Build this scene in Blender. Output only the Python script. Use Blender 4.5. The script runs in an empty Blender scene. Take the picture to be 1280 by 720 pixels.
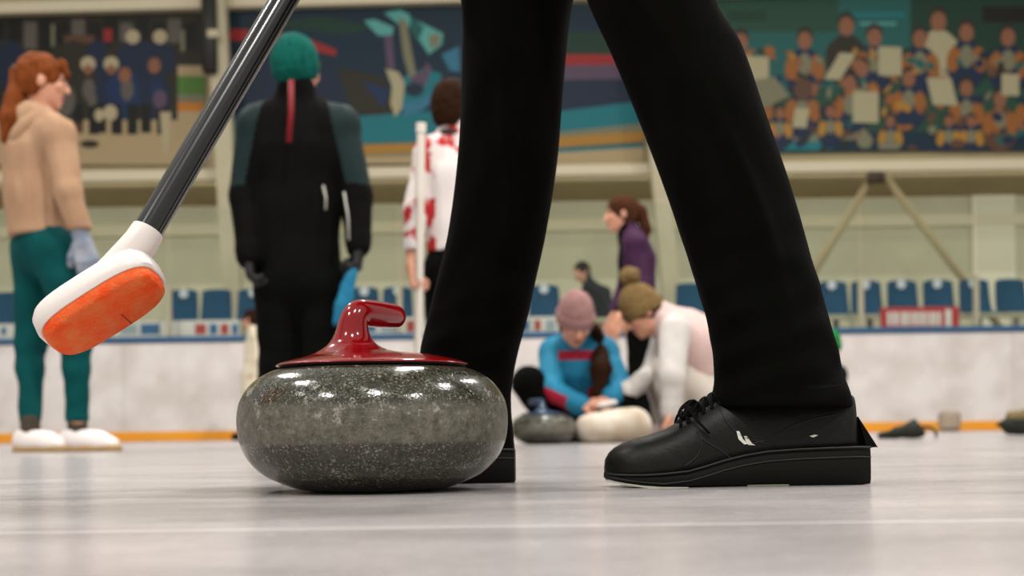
import bpy, math, random
import numpy as np
from mathutils import Vector, Matrix
random.seed(7); rng = np.random.default_rng(7)
S = bpy.context.scene
COL = S.collection
# ------------------------------------------------------------------ camera
F = 1778.0; HOR = 538.5; CH = 0.0635; ROLL = math.radians(0.75)
cr, sr = math.cos(ROLL), math.sin(ROLL)
def at(px, py, Y):
    u, v = px - 640.0, HOR - py
    return np.array([(u*cr + v*sr)*Y/F, Y, CH + (v*cr - u*sr)*Y/F])
cd = bpy.data.cameras.new('camera'); cam = bpy.data.objects.new('camera', cd); COL.objects.link(cam)
cd.sensor_width = 36; cd.lens = F/1280*36; cd.shift_y = (HOR - 360)/1280
cam.matrix_world = Matrix.Translation((0, 0, CH)) @ Matrix.Rotation(math.pi/2, 4, 'X') @ Matrix.Rotation(-ROLL, 4, 'Z')
cd.clip_start = .02; cd.clip_end = 200
cd.dof.use_dof = True; cd.dof.focus_distance = 1.47; cd.dof.aperture_fstop = 6.5
S.camera = cam
S.view_settings.view_transform = 'Standard'; S.view_settings.look = 'None'; S.view_settings.gamma = 1
S.view_settings.use_curve_mapping = False; S.view_settings.exposure = 0.42

# ------------------------------------------------------------------ materials
def lin(c): return tuple(((x/255)/12.92 if x/255 <= .04045 else ((x/255+.055)/1.055)**2.4) for x in c)
MATS = {}
def mat(name, rgb, rough=.6, spec=.4, rgb2=None, scale=20, bump=0, bscale=80, metal=0, stretch=None, coat=0, kind='noise'):
    if name in MATS: return MATS[name]
    m = bpy.data.materials.new(name); m.use_nodes = True; nt = m.node_tree; N = nt.nodes; L = nt.links
    b = N['Principled BSDF']; c = lin(rgb) + (1,)
    b.inputs['Base Color'].default_value = c; b.inputs['Roughness'].default_value = rough
    b.inputs['Specular IOR Level'].default_value = spec; b.inputs['Metallic'].default_value = metal
    b.inputs['Coat Weight'].default_value = coat; b.inputs['Coat Roughness'].default_value = .08
    tc = N.new('ShaderNodeTexCoord'); src = tc.outputs['Object']
    if stretch:
        mp = N.new('ShaderNodeMapping'); mp.inputs['Scale'].default_value = stretch; L.new(src, mp.inputs[0]); src = mp.outputs[0]
    if rgb2:
        if kind == 'wave':
            t = N.new('ShaderNodeTexWave'); t.inputs['Scale'].default_value = scale; t.inputs['Distortion'].default_value = 3
        else:
            t = N.new('ShaderNodeTexNoise'); t.inputs['Scale'].default_value = scale; t.inputs['Detail'].default_value = 4
        L.new(src, t.inputs['Vector'])
        r = N.new('ShaderNodeValToRGB'); r.color_ramp.elements[0].position = .35; r.color_ramp.elements[1].position = .68
        r.color_ramp.elements[0].color = c; r.color_ramp.elements[1].color = lin(rgb2) + (1,)
        L.new(t.outputs['Fac'], r.inputs[0]); L.new(r.outputs[0], b.inputs['Base Color'])
    if bump:
        t = N.new('ShaderNodeTexNoise'); t.inputs['Scale'].default_value = bscale; t.inputs['Detail'].default_value = 3
        L.new(src, t.inputs['Vector']); bp = N.new('ShaderNodeBump'); bp.inputs['Strength'].default_value = bump
        bp.inputs['Distance'].default_value = .01
        L.new(t.outputs['Fac'], bp.inputs['Height']); L.new(bp.outputs[0], b.inputs['Normal'])
    MATS[name] = m; return m

# ------------------------------------------------------------------ object helpers
def tag(o, label=None, cat=None, group=None, kind=None):
    if label: o['label'] = label
    if cat: o['category'] = cat
    if group: o['group'] = group
    if kind: o['kind'] = kind
    return o
def empty(name, loc, label, cat, group=None):
    o = bpy.data.objects.new(name, None); COL.objects.link(o); o.location = Vector([float(x) for x in loc]); o.empty_display_size = .1
    return tag(o, label, cat, group)
def obj(name, v, f, mats, parent=None, mi=None, smooth=True, off=None):
    v = np.asarray(v, float)
    if parent is not None: 
        base = parent
        o0 = np.zeros(3)
        while base is not None: o0 = o0 + np.array(base.location); base = base.parent
        v = v - o0
    if off is not None: v = v - np.asarray(off)
    me = bpy.data.meshes.new(name); me.from_pydata(v.tolist(), [], [list(map(int, q)) for q in f])
    for m in (mats if isinstance(mats, (list, tuple)) else [mats]): me.materials.append(m)
    if mi is not None: me.polygons.foreach_set('material_index', np.asarray(mi, dtype=np.int32))
    if smooth: me.polygons.foreach_set('use_smooth', np.ones(len(me.polygons), dtype=bool))
    me.update(); o = bpy.data.objects.new(name, me); COL.objects.link(o)
    if parent is not None: o.parent = parent
    if off is not None: o.location = Vector([float(x) for x in off])
    return o
class MB:
    def __init__(s): s.v = []; s.f = []; s.mi = []
    def add(s, v, f, m=0):
        n = len(s.v); s.v += [tuple(map(float, p)) for p in v]; s.f += [tuple(i + n for i in q) for q in f]; s.mi += [m]*len(f)
    def box(s, lo, hi, m=0, M=None, bev=0):
        lo = np.array(lo, float); hi = np.array(hi, float); c = (lo+hi)/2; h = (hi-lo)/2
        b = min(bev, *(h*.49)) if bev else 0
        if not b:
            P = [(x, y, z) for x in (-1, 1) for y in (-1, 1) for z in (-1, 1)]
            V = [c + h*np.array(p) for p in P]
            Fc = [(0,1,3,2),(4,6,7,5),(0,4,5,1),(2,3,7,6),(0,2,6,4),(1,5,7,3)]
        else:
            V = []; idx = {}
            for x in (-1,1):
                for y in (-1,1):
                    for z in (-1,1):
                        for a in range(3):
                            p = h.copy(); p = h - b; p[a] = h[a]
                            idx[(x,y,z,a)] = len(V); V.append(c + p*np.array((x,y,z)))
            Fc = []
            for a in range(3):
                o1, o2 = [i for i in range(3) if i != a]
                for sg in (-1,1):
                    q = []
                    for (s1, s2) in ((-1,-1),(1,-1),(1,1),(-1,1)):
                        k = [0,0,0]; k[a] = sg; k[o1] = s1; k[o2] = s2; q.append(idx[tuple(k)+(a,)])
                    if sg*(1 if a != 1 else -1) < 0: q = q[::-1]
                    Fc.append(tuple(q))
            for a in range(3):   # edges along axis a
                o1, o2 = [i for i in range(3) if i != a]
                for s1 in (-1,1):
                    for s2 in (-1,1):
                        k = [0,0,0]; k[o1] = s1; k[o2] = s2
                        k0 = list(k); k0[a] = -1; k1 = list(k); k1[a] = 1
                        Fc.append((idx[tuple(k0)+(o1,)], idx[tuple(k1)+(o1,)], idx[tuple(k1)+(o2,)], idx[tuple(k0)+(o2,)]))
            for x in (-1,1):
                for y in (-1,1):
                    for z in (-1,1): Fc.append(tuple(idx[(x,y,z,a)] for a in range(3)))
        if M is not None: V = [M(p) for p in V]
        s.add(V, Fc, m)
    def tube(s, pts, r, n=12, m=0, closed=False):
        pts = [np.array(p, float) for p in pts]; rs = r if isinstance(r, (list, tuple)) else [r]*len(pts)
        rings = []; up = None
        for i, p in enumerate(pts):
            t = pts[min(i+1, len(pts)-1)] - pts[max(i-1, 0)]; t = t/np.linalg.norm(t)
            if up is None: up = np.array([0,0,1.]) if abs(t[2]) < .9 else np.array([1.,0,0])
            a = np.cross(t, up); a /= np.linalg.norm(a); b = np.cross(a, t); up = b
            rings.append([p + rs[i]*(math.cos(2*math.pi*k/n)*a + math.sin(2*math.pi*k/n)*b) for k in range(n)])
        s.loft(rings, m)
    def loft(s, rings, m=0, caps=True):
        n = len(rings[0]); V = [p for r in rings for p in r]; Fc = []
        for i in range(len(rings)-1):
            for k in range(n): Fc.append((i*n+k, i*n+(k+1)%n, (i+1)*n+(k+1)%n, (i+1)*n+k))
        if caps: Fc.append(tuple(range(n))[::-1]); Fc.append(tuple((len(rings)-1)*n+k for k in range(n)))
        s.add(V, Fc, m)
    def lathe(s, prof, c=(0,0,0), n=96, m=0):
        c = np.array(c, float); rings = []
        for (r, z) in prof: rings.append([c + np.array([r*math.cos(2*math.pi*k/n), r*math.sin(2*math.pi*k/n), z]) for k in range(n)])
        s.loft(rings, m)
    def poly(s, pts, m=0): s.add(pts, [tuple(range(len(pts)))], m)
    def build(s, name, mats, parent=None, smooth=True, off=None, fix=True, angle=None):
        o = obj(name, s.v, s.f, mats, parent, s.mi, smooth, off)
        if fix:
            import bmesh
            bm = bmesh.new(); bm.from_mesh(o.data); bmesh.ops.recalc_face_normals(bm, faces=bm.faces); bm.to_mesh(o.data); bm.free()
        if smooth and angle: o.data.set_sharp_from_angle(angle=math.radians(angle))
        return o
def smooth_prof(P, n):
    P = np.array(P, float); d = np.r_[0, np.cumsum(np.linalg.norm(np.diff(P, axis=0), axis=1))]; t = np.linspace(0, d[-1], n); out = []
    for u in t:
        i = min(max(np.searchsorted(d, u)-1, 0), len(P)-2); h = d[i+1]-d[i]; s = (u-d[i])/h
        m0 = (P[i+1]-P[max(i-1,0)])/(d[i+1]-d[max(i-1,0)]); m1 = (P[min(i+2,len(P)-1)]-P[i])/(d[min(i+2,len(P)-1)]-d[i])
        out.append((2*s**3-3*s**2+1)*P[i]+(s**3-2*s**2+s)*h*m0+(-2*s**3+3*s**2)*P[i+1]+(s**3-s**2)*h*m1)
    return out
# ------------------------------------------------------------------ signed-distance modelling
def nrm(a): a = np.asarray(a, float); return a/np.linalg.norm(a)
class SDF:
    def __init__(s, res): s.res = res; s.p = []; s.cut = []
    def rc(s, a, b, ra, rb=None, k=.02, sq=None, sub=False):
        a = np.asarray(a, float); b = np.asarray(b, float); rb = ra if rb is None else rb
        ba = b - a; bb = max(ba @ ba, 1e-9)
        def fn(X, Y, Z):
            x, y, z = X-a[0], Y-a[1], Z-a[2]
            t = np.clip((x*ba[0]+y*ba[1]+z*ba[2])/bb, 0, 1)
            x = x - t*ba[0]; y = y - t*ba[1]; z = z - t*ba[2]; w = 1
            if sq is not None:
                n, f = sq; d = (x*n[0]+y*n[1]+z*n[2])*(1/f-1); x = x+d*n[0]; y = y+d*n[1]; z = z+d*n[2]; w = .8
            return (np.sqrt(x*x+y*y+z*z) - (ra + t*(rb-ra)))*w
        R = max(ra, rb); s.p.append((fn, np.minimum(a, b)-R, np.maximum(a, b)+R, k, sub)); return s
    def sweep(s, pts, rad, k=.01, n=40):
        Q = smooth_prof([tuple(p)+(r,) for p, r in zip(pts, rad)], n); Q = np.array(Q)
        def fn(X, Y, Z):
            D = None
            for a, b in zip(Q[:-1], Q[1:]):
                ba = b[:3]-a[:3]; bb = max(ba@ba, 1e-9); x, y, z = X-a[0], Y-a[1], Z-a[2]
                t = np.clip((x*ba[0]+y*ba[1]+z*ba[2])/bb, 0, 1); x = x-t*ba[0]; y = y-t*ba[1]; z = z-t*ba[2]
                d = np.sqrt(x*x+y*y+z*z)-(a[3]+t*(b[3]-a[3])); D = d if D is None else np.minimum(D, d)
            return D
        R = Q[:,3].max(); s.p.append((fn, Q[:,:3].min(0)-R, Q[:,:3].max(0)+R, k, False)); return s
    def ell(s, c, r, ax=None, k=.02, sub=False):
        c = np.asarray(c, float); r = np.asarray(r, float); A = np.eye(3) if ax is None else np.asarray(ax, float)
        def fn(X, Y, Z):
            x, y, z = X-c[0], Y-c[1], Z-c[2]
            q = [(x*A[i][0]+y*A[i][1]+z*A[i][2]) for i in range(3)]
            k0 = np.sqrt(sum((q[i]/r[i])**2 for i in range(3))); k1 = np.sqrt(sum((q[i]/r[i]**2)**2 for i in range(3)))+1e-9
            return k0*(k0-1)/k1
        R = max(r); s.p.append((fn, c-R, c+R, k, sub)); return s
    def plane(s, p, n):   # remove the side n points to
        p = np.asarray(p, float); n = nrm(n)
        s.cut.append(lambda X, Y, Z: (X-p[0])*n[0]+(Y-p[1])*n[1]+(Z-p[2])*n[2]); return s
    def mesh(s, noise=0, nf=25, seed=0, smooth=1):
        r = s.res; lo = np.min([q[1] for q in s.p if not q[4]], axis=0)-4*r-noise*2-.01; hi = np.max([q[2] for q in s.p if not q[4]], axis=0)+4*r+noise*2+.01
        n = np.ceil((hi-lo)/r).astype(int)+1; Fd = np.full(n, 1.0, np.float32)
        ax = [(lo[i]+r*np.arange(n[i])).astype(np.float32) for i in range(3)]
        for fn, a, b, k, sub in s.p:
            m = k + 3*r + noise
            i0 = np.maximum(np.floor((a-m-lo)/r).astype(int), 0); i1 = np.minimum(np.ceil((b+m-lo)/r).astype(int)+1, n)
            sl = tuple(slice(i0[i], i1[i]) for i in range(3))
            d = fn(ax[0][sl[0]][:,None,None], ax[1][sl[1]][None,:,None], ax[2][sl[2]][None,None,:]).astype(np.float32)
            A = Fd[sl]
            if sub: d = -d; h = np.maximum(k-np.abs(A-d), 0)/k; Fd[sl] = np.maximum(A, d)+h*h*k*.25
            else: h = np.maximum(k-np.abs(A-d), 0)/k; Fd[sl] = np.minimum(A, d)-h*h*k*.25
        if noise:
            g = np.random.default_rng(seed+1); I = np.where(np.abs(Fd) < noise*2+3*r)
            P = np.stack([ax[i][I[i]] for i in range(3)], 1); v = 0
            for q in range(5):
                w = g.normal(size=3)*nf*(.6+.35*q); w2 = g.normal(size=3)*nf*.4
                v = v + np.sin(P@w + 2*np.sin(P@w2) + q)/(1+.3*q)
            Fd[I] += (noise*.45*v).astype(np.float32)
        for c in s.cut: Fd = np.maximum(Fd, c(ax[0][:,None,None], ax[1][None,:,None], ax[2][None,None,:]).astype(np.float32))
        return surfnet(Fd, lo, r, smooth)
def surfnet(Fd, lo, r, smooth=1):
    ins = Fd < 0; n = np.array(Fd.shape); c = n-1
    def cs(A, o): return A[o[0]:o[0]+c[0], o[1]:o[1]+c[1], o[2]:o[2]+c[2]]
    O = [(i,j,k) for i in (0,1) for j in (0,1) for k in (0,1)]
    cnt = sum(cs(ins, o).astype(np.int8) for o in O); mask = (cnt > 0) & (cnt < 8)
    I = np.stack(np.where(mask), 1); m = len(I)
    val = {o: Fd[I[:,0]+o[0], I[:,1]+o[1], I[:,2]+o[2]].astype(float) for o in O}
    acc = np.zeros((m,3)); w = np.zeros(m)
    for o in O:
        for a in range(3):
            if o[a] == 0:
                o2 = list(o); o2[a] = 1; o2 = tuple(o2); va, vb = val[o], val[o2]; x = (va < 0) != (vb < 0)
                t = np.where(x, va/np.where(x, va-vb, 1), 0); p = np.array(o, float)[None] + t[:,None]*np.eye(3)[a][None]
                acc += p*x[:,None]; w += x
    V = lo + r*(I + acc/w[:,None]); idx = np.full(c, -1, np.int64); idx[mask] = np.arange(m); Q = []
    for a in range(3):
        b, d = (a+1)%3, (a+2)%3
        s0 = [slice(1, c[i]) for i in range(3)]; s0[a] = slice(0, c[a]); s1 = list(s0); s1[a] = slice(1, c[a]+1)
        A, B = ins[tuple(s0)], ins[tuple(s1)]; x = A != B; J = np.stack(np.where(x), 1)
        for i in range(3):
            if i != a: J[:,i] += 1
        def g(db, dd): K = J.copy(); K[:,b] += db; K[:,d] += dd; return idx[K[:,0], K[:,1], K[:,2]]
        q = np.stack([g(-1,-1), g(0,-1), g(0,0), g(-1,0)], 1); fl = ~A[x]; q[fl] = q[fl][:,::-1]; Q.append(q)
    Q = np.concatenate(Q)
    for _ in range(smooth):
        acc = np.zeros_like(V); k = np.zeros(m)
        for e in range(4):
            np.add.at(acc, Q[:,e], V[Q[:,(e+1)%4]]); np.add.at(k, Q[:,e], 1)
        V = .5*V + .5*acc/np.maximum(k,1)[:,None]
    return V, Q
def sobj(name, sd, mats, parent, noise=0, nf=25, seed=0, matfn=None, smooth=1):
    V, Q = sd.mesh(noise, nf, seed, smooth); mi = None
    if matfn is not None: mi = matfn(V[Q].mean(1))
    return obj(name, V, Q, mats, parent, mi)
Z3 = np.array([0,0,1.])
def lerp(a, b, t): return np.asarray(a)*(1-t)+np.asarray(b)*t
# ------------------------------------------------------------------ the setting
YB, YS, YF, YW = 15.6, 16.6, 18.0, 20.0
def ice_mat():
    m = bpy.data.materials.new('ice'); m.use_nodes = True; nt = m.node_tree; N = nt.nodes; L = nt.links; b = N['Principled BSDF']
    tc = N.new('ShaderNodeTexCoord')
    def noise(sc, scale, det=4, rough=.55):
        mp = N.new('ShaderNodeMapping'); mp.inputs['Scale'].default_value = sc; L.new(tc.outputs['Object'], mp.inputs[0])
        t = N.new('ShaderNodeTexNoise'); t.inputs['Scale'].default_value = scale; t.inputs['Detail'].default_value = det; t.inputs['Roughness'].default_value = rough
        L.new(mp.outputs[0], t.inputs['Vector']); return t.outputs['Fac']
    def ramp(f, p0, c0, p1, c1):
        r = N.new('ShaderNodeValToRGB'); e = r.color_ramp.elements; e[0].position = p0; e[1].position = p1; e[0].color = c0; e[1].color = c1
        L.new(f, r.inputs[0]); return r.outputs[0]
    def mix(f, a, c, mode='MIX'):
        x = N.new('ShaderNodeMix'); x.data_type = 'RGBA'; x.blend_type = mode
        if isinstance(f, float): x.inputs[0].default_value = f
        else: L.new(f, x.inputs[0])
        for v, i in ((a, 6), (c, 7)):
            if isinstance(v, tuple): x.inputs[i].default_value = v
            else: L.new(v, x.inputs[i])
        return x.outputs[2]
    big = noise((1, 2.2, 1), 2.2, 5); fine = noise((6, 60, 1), 5, 5, .7); grain = noise((1, 1, 1), 260, 2)
    streak = noise((.8, 26, 1), 6, 3, .6)
    c = ramp(big, .3, lin((148,142,141))+(1,), .7, lin((206,199,198))+(1,))
    c = mix(ramp(fine, .42, (0,0,0,1), .75, (.55,.55,.55,1)), c, lin((104,99,98))+(1,))
    c = mix(ramp(streak, .66, (0,0,0,1), .74, (.7,.7,.7,1)), c, lin((224,219,218))+(1,))
    c = mix(ramp(noise((1, 7, 1), 90, 4, .75), .48, (0,0,0,1), .80, (.75,.75,.75,1)), c, lin((112,107,107))+(1,))
    c = mix(ramp(noise((1, 3, 1), 55, 2), .70, (0,0,0,1), .76, (.8,.8,.8,1)), c, lin((240,236,236))+(1,))
    # one long scratch running across the sheet close to the camera
    def M2(op, a, c_):
        x = N.new('ShaderNodeMath'); x.operation = op
        for v, i in ((a, 0), (c_, 1)):
            if isinstance(v, (int, float)): x.inputs[i].default_value = v
            else: L.new(v, x.inputs[i])
        return x.outputs[0]
    sx = N.new('ShaderNodeSeparateXYZ'); L.new(tc.outputs['Object'], sx.inputs[0])
    dy = M2('ABSOLUTE', M2('SUBTRACT', M2('ADD', sx.outputs['Y'], M2('ADD', M2('MULTIPLY', sx.outputs['X'], .012), M2('MULTIPLY', noise((1,.2,1), 3, 2), .012))), .952), 0)
    c = mix(ramp(dy, .0022, (.8,.8,.8,1), .006, (0,0,0,1)), c, lin((236,232,232))+(1,))
    L.new(c, b.inputs['Base Color'])
    rr = N.new('ShaderNodeMapRange'); rr.inputs[3].default_value = .26; rr.inputs[4].default_value = .08; L.new(big, rr.inputs[0]); L.new(rr.outputs[0], b.inputs['Roughness'])
    b.inputs['IOR'].default_value = 1.31; b.inputs['Specular IOR Level'].default_value = .5
    ad = N.new('ShaderNodeMath'); ad.operation = 'ADD'; L.new(fine, ad.inputs[0]); L.new(grain, ad.inputs[1])
    bp = N.new('ShaderNodeBump'); bp.inputs['Strength'].default_value = .15; bp.inputs['Distance'].default_value = .002
    L.new(ad.outputs[0], bp.inputs['Height']); L.new(bp.outputs[0], b.inputs['Normal'])
    return m
b = MB(); b.box((-16, -8, -.1), (16, YB, 0)); tag(b.build('floor', ice_mat(), smooth=False), kind='structure')
M_wall = mat('wall_paint', (186,182,156), .8, .2, (178,174,150), 1.5)
M_fas = mat('fascia_paint', (170,156,122), .8, .2, (162,148,114), 1.2)
M_beam = mat('beam_white', (206,194,166), .6, .3)
M_col = mat('column_paint', (186,176,148), .7, .3, (176,166,138), 3)
M_board = mat('board_white', (218,211,207), .35, .4, (196,187,180), 3.0)
M_rail = mat('rail_blue', (38,84,120), .4, .4)
M_kick = mat('kick_yellow', (233,148,20), .45, .4, (222,152,38), 6)
b = MB(); b.box((-14, YW, 0), (14, YW+.2, 10)); tag(b.build('wall_back', M_wall, smooth=False), kind='structure')
b = MB(); b.box((-14, YF, 3.28), (14, YW, 3.34)); b.box((-14, YF+.06, 3.34), (14, YF+.2, 9.0)); b.box((-14, YF+.2, 8.9), (14, YW, 9)); tag(b.build('wall_upper', M_fas, smooth=False), kind='structure')
# long white edge beams under and over the banners
b = MB(); b.box((-14, YF-.14, 3.26), (14, YF+.06, 3.40), bev=.01); tag(b.build('trim_1', M_beam, smooth=False), kind='structure')
b = MB(); q0, q1 = at(0,13.5,YF), at(570,-1,YF); sl = (q1[2]-q0[2])/(q1[0]-q0[0])
def slope(p): return np.array((p[0], p[1], p[2] + q0[2] + (p[0]-q0[0])*sl))
b.box((-14, YF-.14, -.07), (14, YF+.06, .07), M=slope, bev=.01); tag(b.build('trim_2', M_beam, smooth=False), kind='structure')
# stand platform behind the boards
b = MB(); b.box((-14, YB+.16, .0), (14, YW, .92)); tag(b.build('floor_stand', mat('concrete', (120,116,100), .8, .2), smooth=False), kind='structure')
# dado ledge on the rear wall
b = MB(); b.box((-14, YW-.06, 2.86), (14, YW, 3.02)); tag(b.build('trim_3', mat('ledge', (204,196,166), .7, .2), smooth=False), kind='structure')
b = MB(); b.box((at(1214,300,YW)[0], YW-.05, 1.0), (at(1268,300,YW)[0], YW, at(1240,243,YW)[2])); tag(b.build('wall_panel_1', mat('panel_pale', (206,202,180), .6, .3), smooth=False), kind='structure')  # lighter flat panel on the rear wall
# dasher boards: panels with joints
b = MB(); xj = sorted([at(155,500,YB)[0] + k*2.44 for k in range(-5, 7)])
for x0, x1 in zip(xj[:-1], xj[1:]): b.box((x0+.0012, YB, .0), (x1-.0012, YB+.1, 1.08), bev=.003)
b.box((xj[0], YB+.02, 0), (xj[-1], YB+.15, 1.07))
tag(b.build('wall_boards', M_board, smooth=False), kind='structure')
b = MB(); b.box((-14, YB-.03, 1.08), (14, YB+.17, 1.145), bev=.015); tag(b.build('trim_4', M_rail, smooth=False), kind='structure')
b = MB(); b.box((-14, YB-.02, 0), (14, YB, .105), bev=.005); tag(b.build('baseboard_back', M_kick, smooth=False), kind='structure')
# columns
def column(n, px0, py0, px1, py1, Y, w):
    a, c = at(px0, py0, Y), at(px1, py1, Y); d = (c-a)/(c[2]-a[2]); b = MB()
    lo, hi = a + d*(.9-a[2]), a + d*(6.5-a[2])
    q = [np.array(p) for p in ((-w/2,-.1,0),(w/2,-.1,0),(w/2,.1,0),(-w/2,.1,0))]
    b.loft([[lo+p for p in q],[hi+p for p in q]]); return tag(b.build(n, M_col, smooth=False), kind='structure')
column('column_left', 272, 20, 292, 380, 17.6, .22)
column('column_right', 803, 0, 838, 360, 17.6, .21)
M_brace = mat('brace_brown', (158,142,106), .7, .3)
def brace(p0, p1, Y):
    b = MB(); b.tube([at(*p0, Y), at(*p1, Y)], .05, 8); return b.build('diagonal_brace', M_brace)
tag(brace((1094,215),(957,437),17.9), 'brown diagonal roof brace leaning to the left under the certificate banner', 'brace', 'diagonal braces')
tag(brace((1102,215),(1276,444),17.9), 'brown diagonal roof brace leaning to the right above the blue seats', 'brace', 'diagonal braces')
b = MB(); p = at(1095,221,17.79); b.box(p-np.array([.11,.04,.08]), p+np.array([.11,.04,.06]), bev=.02); tag(b.build('hanging_bracket', mat('dark_brown', (58,44,28), .6)), 'dark bracket joining the two diagonal braces below the banner', 'bracket')

# protective glass over the boards
def glass_mat():
    m = bpy.data.materials.new('arena_glass'); m.use_nodes = True; nt = m.node_tree; N = nt.nodes; L = nt.links
    o = N['Material Output']; N.remove(N['Principled BSDF'])
    t = N.new('ShaderNodeBsdfTransparent'); t.inputs[0].default_value = (.95,.97,.95,1)
    d = N.new('ShaderNodeBsdfDiffuse'); d.inputs[0].default_value = lin((175,185,170))+(1,)
    g = N.new('ShaderNodeBsdfGlossy'); g.inputs['Roughness'].default_value = .05; g.inputs[0].default_value = (.9,.95,.9,1)
    a = N.new('ShaderNodeMixShader'); a.inputs[0].default_value = .012; L.new(t.outputs[0], a.inputs[1]); L.new(d.outputs[0], a.inputs[2])
    c = N.new('ShaderNodeMixShader'); c.inputs[0].default_value = .012; L.new(a.outputs[0], c.inputs[1]); L.new(g.outputs[0], c.inputs[2])
    L.new(c.outputs[0], o.inputs[0]); return m
M_glass = glass_mat(); M_post = mat('post_alu', (158,152,128), .45, .4)
xg = at(1076,380,YB+.07)[0]
for k in range(-8, 3):
    x0 = xg + k*1.27; x1 = x0 + 1.27
    r = empty('glass_panel', (x0, YB+.07, 1.145), 'clear protective glass panel with pale metal post above the rink boards', 'glass panel', 'protective glass panels')
    b = MB(); b.box((x0+.03, YB+.063, 1.15), (x1-.03, YB+.077, 2.55)); b.build('pane', M_glass, r, smooth=False)
    b = MB(); b.box((x0-.03, YB+.045, 1.145), (x0+.03, YB+.095, 1.72), bev=.006); b.build('post', M_post, r, smooth=False)
# handrail in front of the seats
b = MB(); yr = YB+.35
zr = at(1100,396,yr)[2]
b.box((-7.2, yr-.02, zr-.03), (7.2, yr+.02, zr+.03), bev=.008)
r = tag(b.build('handrail', M_post, smooth=False, off=(0,yr,.92)), 'long pale metal handrail in front of the blue seats', 'handrail')
for k in range(12):
    x = at(1052,400,yr)[0] - 6*1.18 + k*.9
    b = MB(); b.box((x-.02, yr-.02, .92), (x+.02, yr+.02, zr), bev=.006); b.build('rail_post', M_post, r, smooth=False)

# seats
M_seat = mat('seat_blue', (3,68,100), .7, .1, (2,58,90), 8); M_num = mat('number_disc', (196,200,208), .4, .4); M_met = mat('bracket_grey', (110,108,98), .5, .4)
def seat_mesh():
    # one curved shell: pan + back, profile in y-z, swept in x with thickness
    prof = [(-.40,.415),(-.36,.435),(-.22,.425),(-.08,.42),(-.03,.45),(0,.52),(.03,.66),(.045,.80),(.04,.845)]
    n = 13; top = []; 
    for i, (y, z) in enumerate(prof):
        t = i/(len(prof)-1); w = .185 if t < .6 else .185 - .02*((t-.6)/.4)
        row = []
        for k in range(n):
            s = -1 + 2*k/(n-1); c = abs(s)**3
            yy, zz = y - (.05*c if t > .45 else 0), z + (.03*c if t < .55 else -.0)
            if i == len(prof)-1: zz -= .03*abs(s)**4
            row.append((w*s, yy, zz))
        top.append(row)
    V = []; Fc = []; m = len(prof)
    for row in top: V += row
    nn = len(V)
    for i, row in enumerate(top):
        for (x, y, z) in row:
            t = i/(m-1); V.append((x*.98, y + (.022 if t > .5 else 0), z - (.022 if t <= .5 else 0)))
    for i in range(m-1):
        for k in range(n-1):
            a = i*n+k; Fc.append((a, a+1, a+n+1, a+n)); Fc.append((nn+a, nn+a+n, nn+a+n+1, nn+a+1))
    for i in range(m-1):
        for k in (0, n-1):
            a = i*n+k; Fc.append((a, a+n, nn+a+n, nn+a) if k == 0 else (a+n, a, nn+a, nn+a+n))
    for k in range(n-1):
        for i in (0, m-1):
            a = i*n+k; Fc.append((a+1, a, nn+a, nn+a+1) if i == 0 else (a, a+1, nn+a+1, nn+a))
    return V, Fc
seats = [(12,'blue stand seat at the left picture edge behind the woman in the beige hoodie',0),
 (229,'blue stand seat just right of the orange broom head, left of the pale column',1),
 (271,'blue stand seat directly left of the pale column base',0),
 (316,'blue stand seat above the head of the child in the cream coat',1),
 (364,'blue stand seat glimpsed between the legs of the person in black',0),
 (455,'blue stand seat seen right of the black-gloved hand with blue cloth',1),
 (497,'blue stand seat behind the red stone handle, left of the white pole',1),
 (680,'blue stand seat just left of the seated boy in the dark sweater',1),
 (863,'blue stand seat between the pink vest and the front black trouser leg',0),
 (1040,'blue stand seat touching the right edge of the front black trouser leg',1),
 (1082,'blue stand seat left of the red banner, crossed by a metal post',1),
 (1127,'blue stand seat with white disc above the left half of the red banner',1),
 (1172,'blue stand seat with white disc above the right half of the red banner',1),
 (1217,'blue stand seat right of the red banner, crossed by a metal post',1),
 (1262,'blue stand seat nearest the right picture edge',0)]
proto = None
for px, lab, disc in seats:
    y0 = 352 + (1127-px)*.0131; p = at(px, y0, YS); loc = (p[0], YS, .92)
    if proto is None:
        V, Fc = seat_mesh(); sh = np.array(V)
        ms = bpy.data.meshes.new('seat_shell'); ms.from_pydata(V, [], Fc); ms.materials.append(M_seat)
        ms.polygons.foreach_set('use_smooth', np.ones(len(ms.polygons), dtype=bool)); ms.update()
        b = MB(); b.box((-.03,-.2,0),(.03,-.14,.42), bev=.008); b.box((-.12,-.24,0),(.12,-.1,.02)); o = b.build('seat_bracket', M_met, smooth=False); mb_ = o.data; bpy.data.objects.remove(o)
        b = MB(); b.tube([(0,.03,.795),(0,.012,.795)], .052, 20); o = b.build('number_disc', M_num, smooth=False); md_ = o.data; bpy.data.objects.remove(o)
        proto = 1
    r = empty('stand_seat', loc, lab, 'seat', 'blue stand seats')
    for nme, me in (('seat_shell', ms), ('seat_bracket', mb_)) + ((('number_disc', md_),) if disc else ()):
        o = bpy.data.objects.new(nme, me); COL.objects.link(o); o.parent = r
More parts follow.
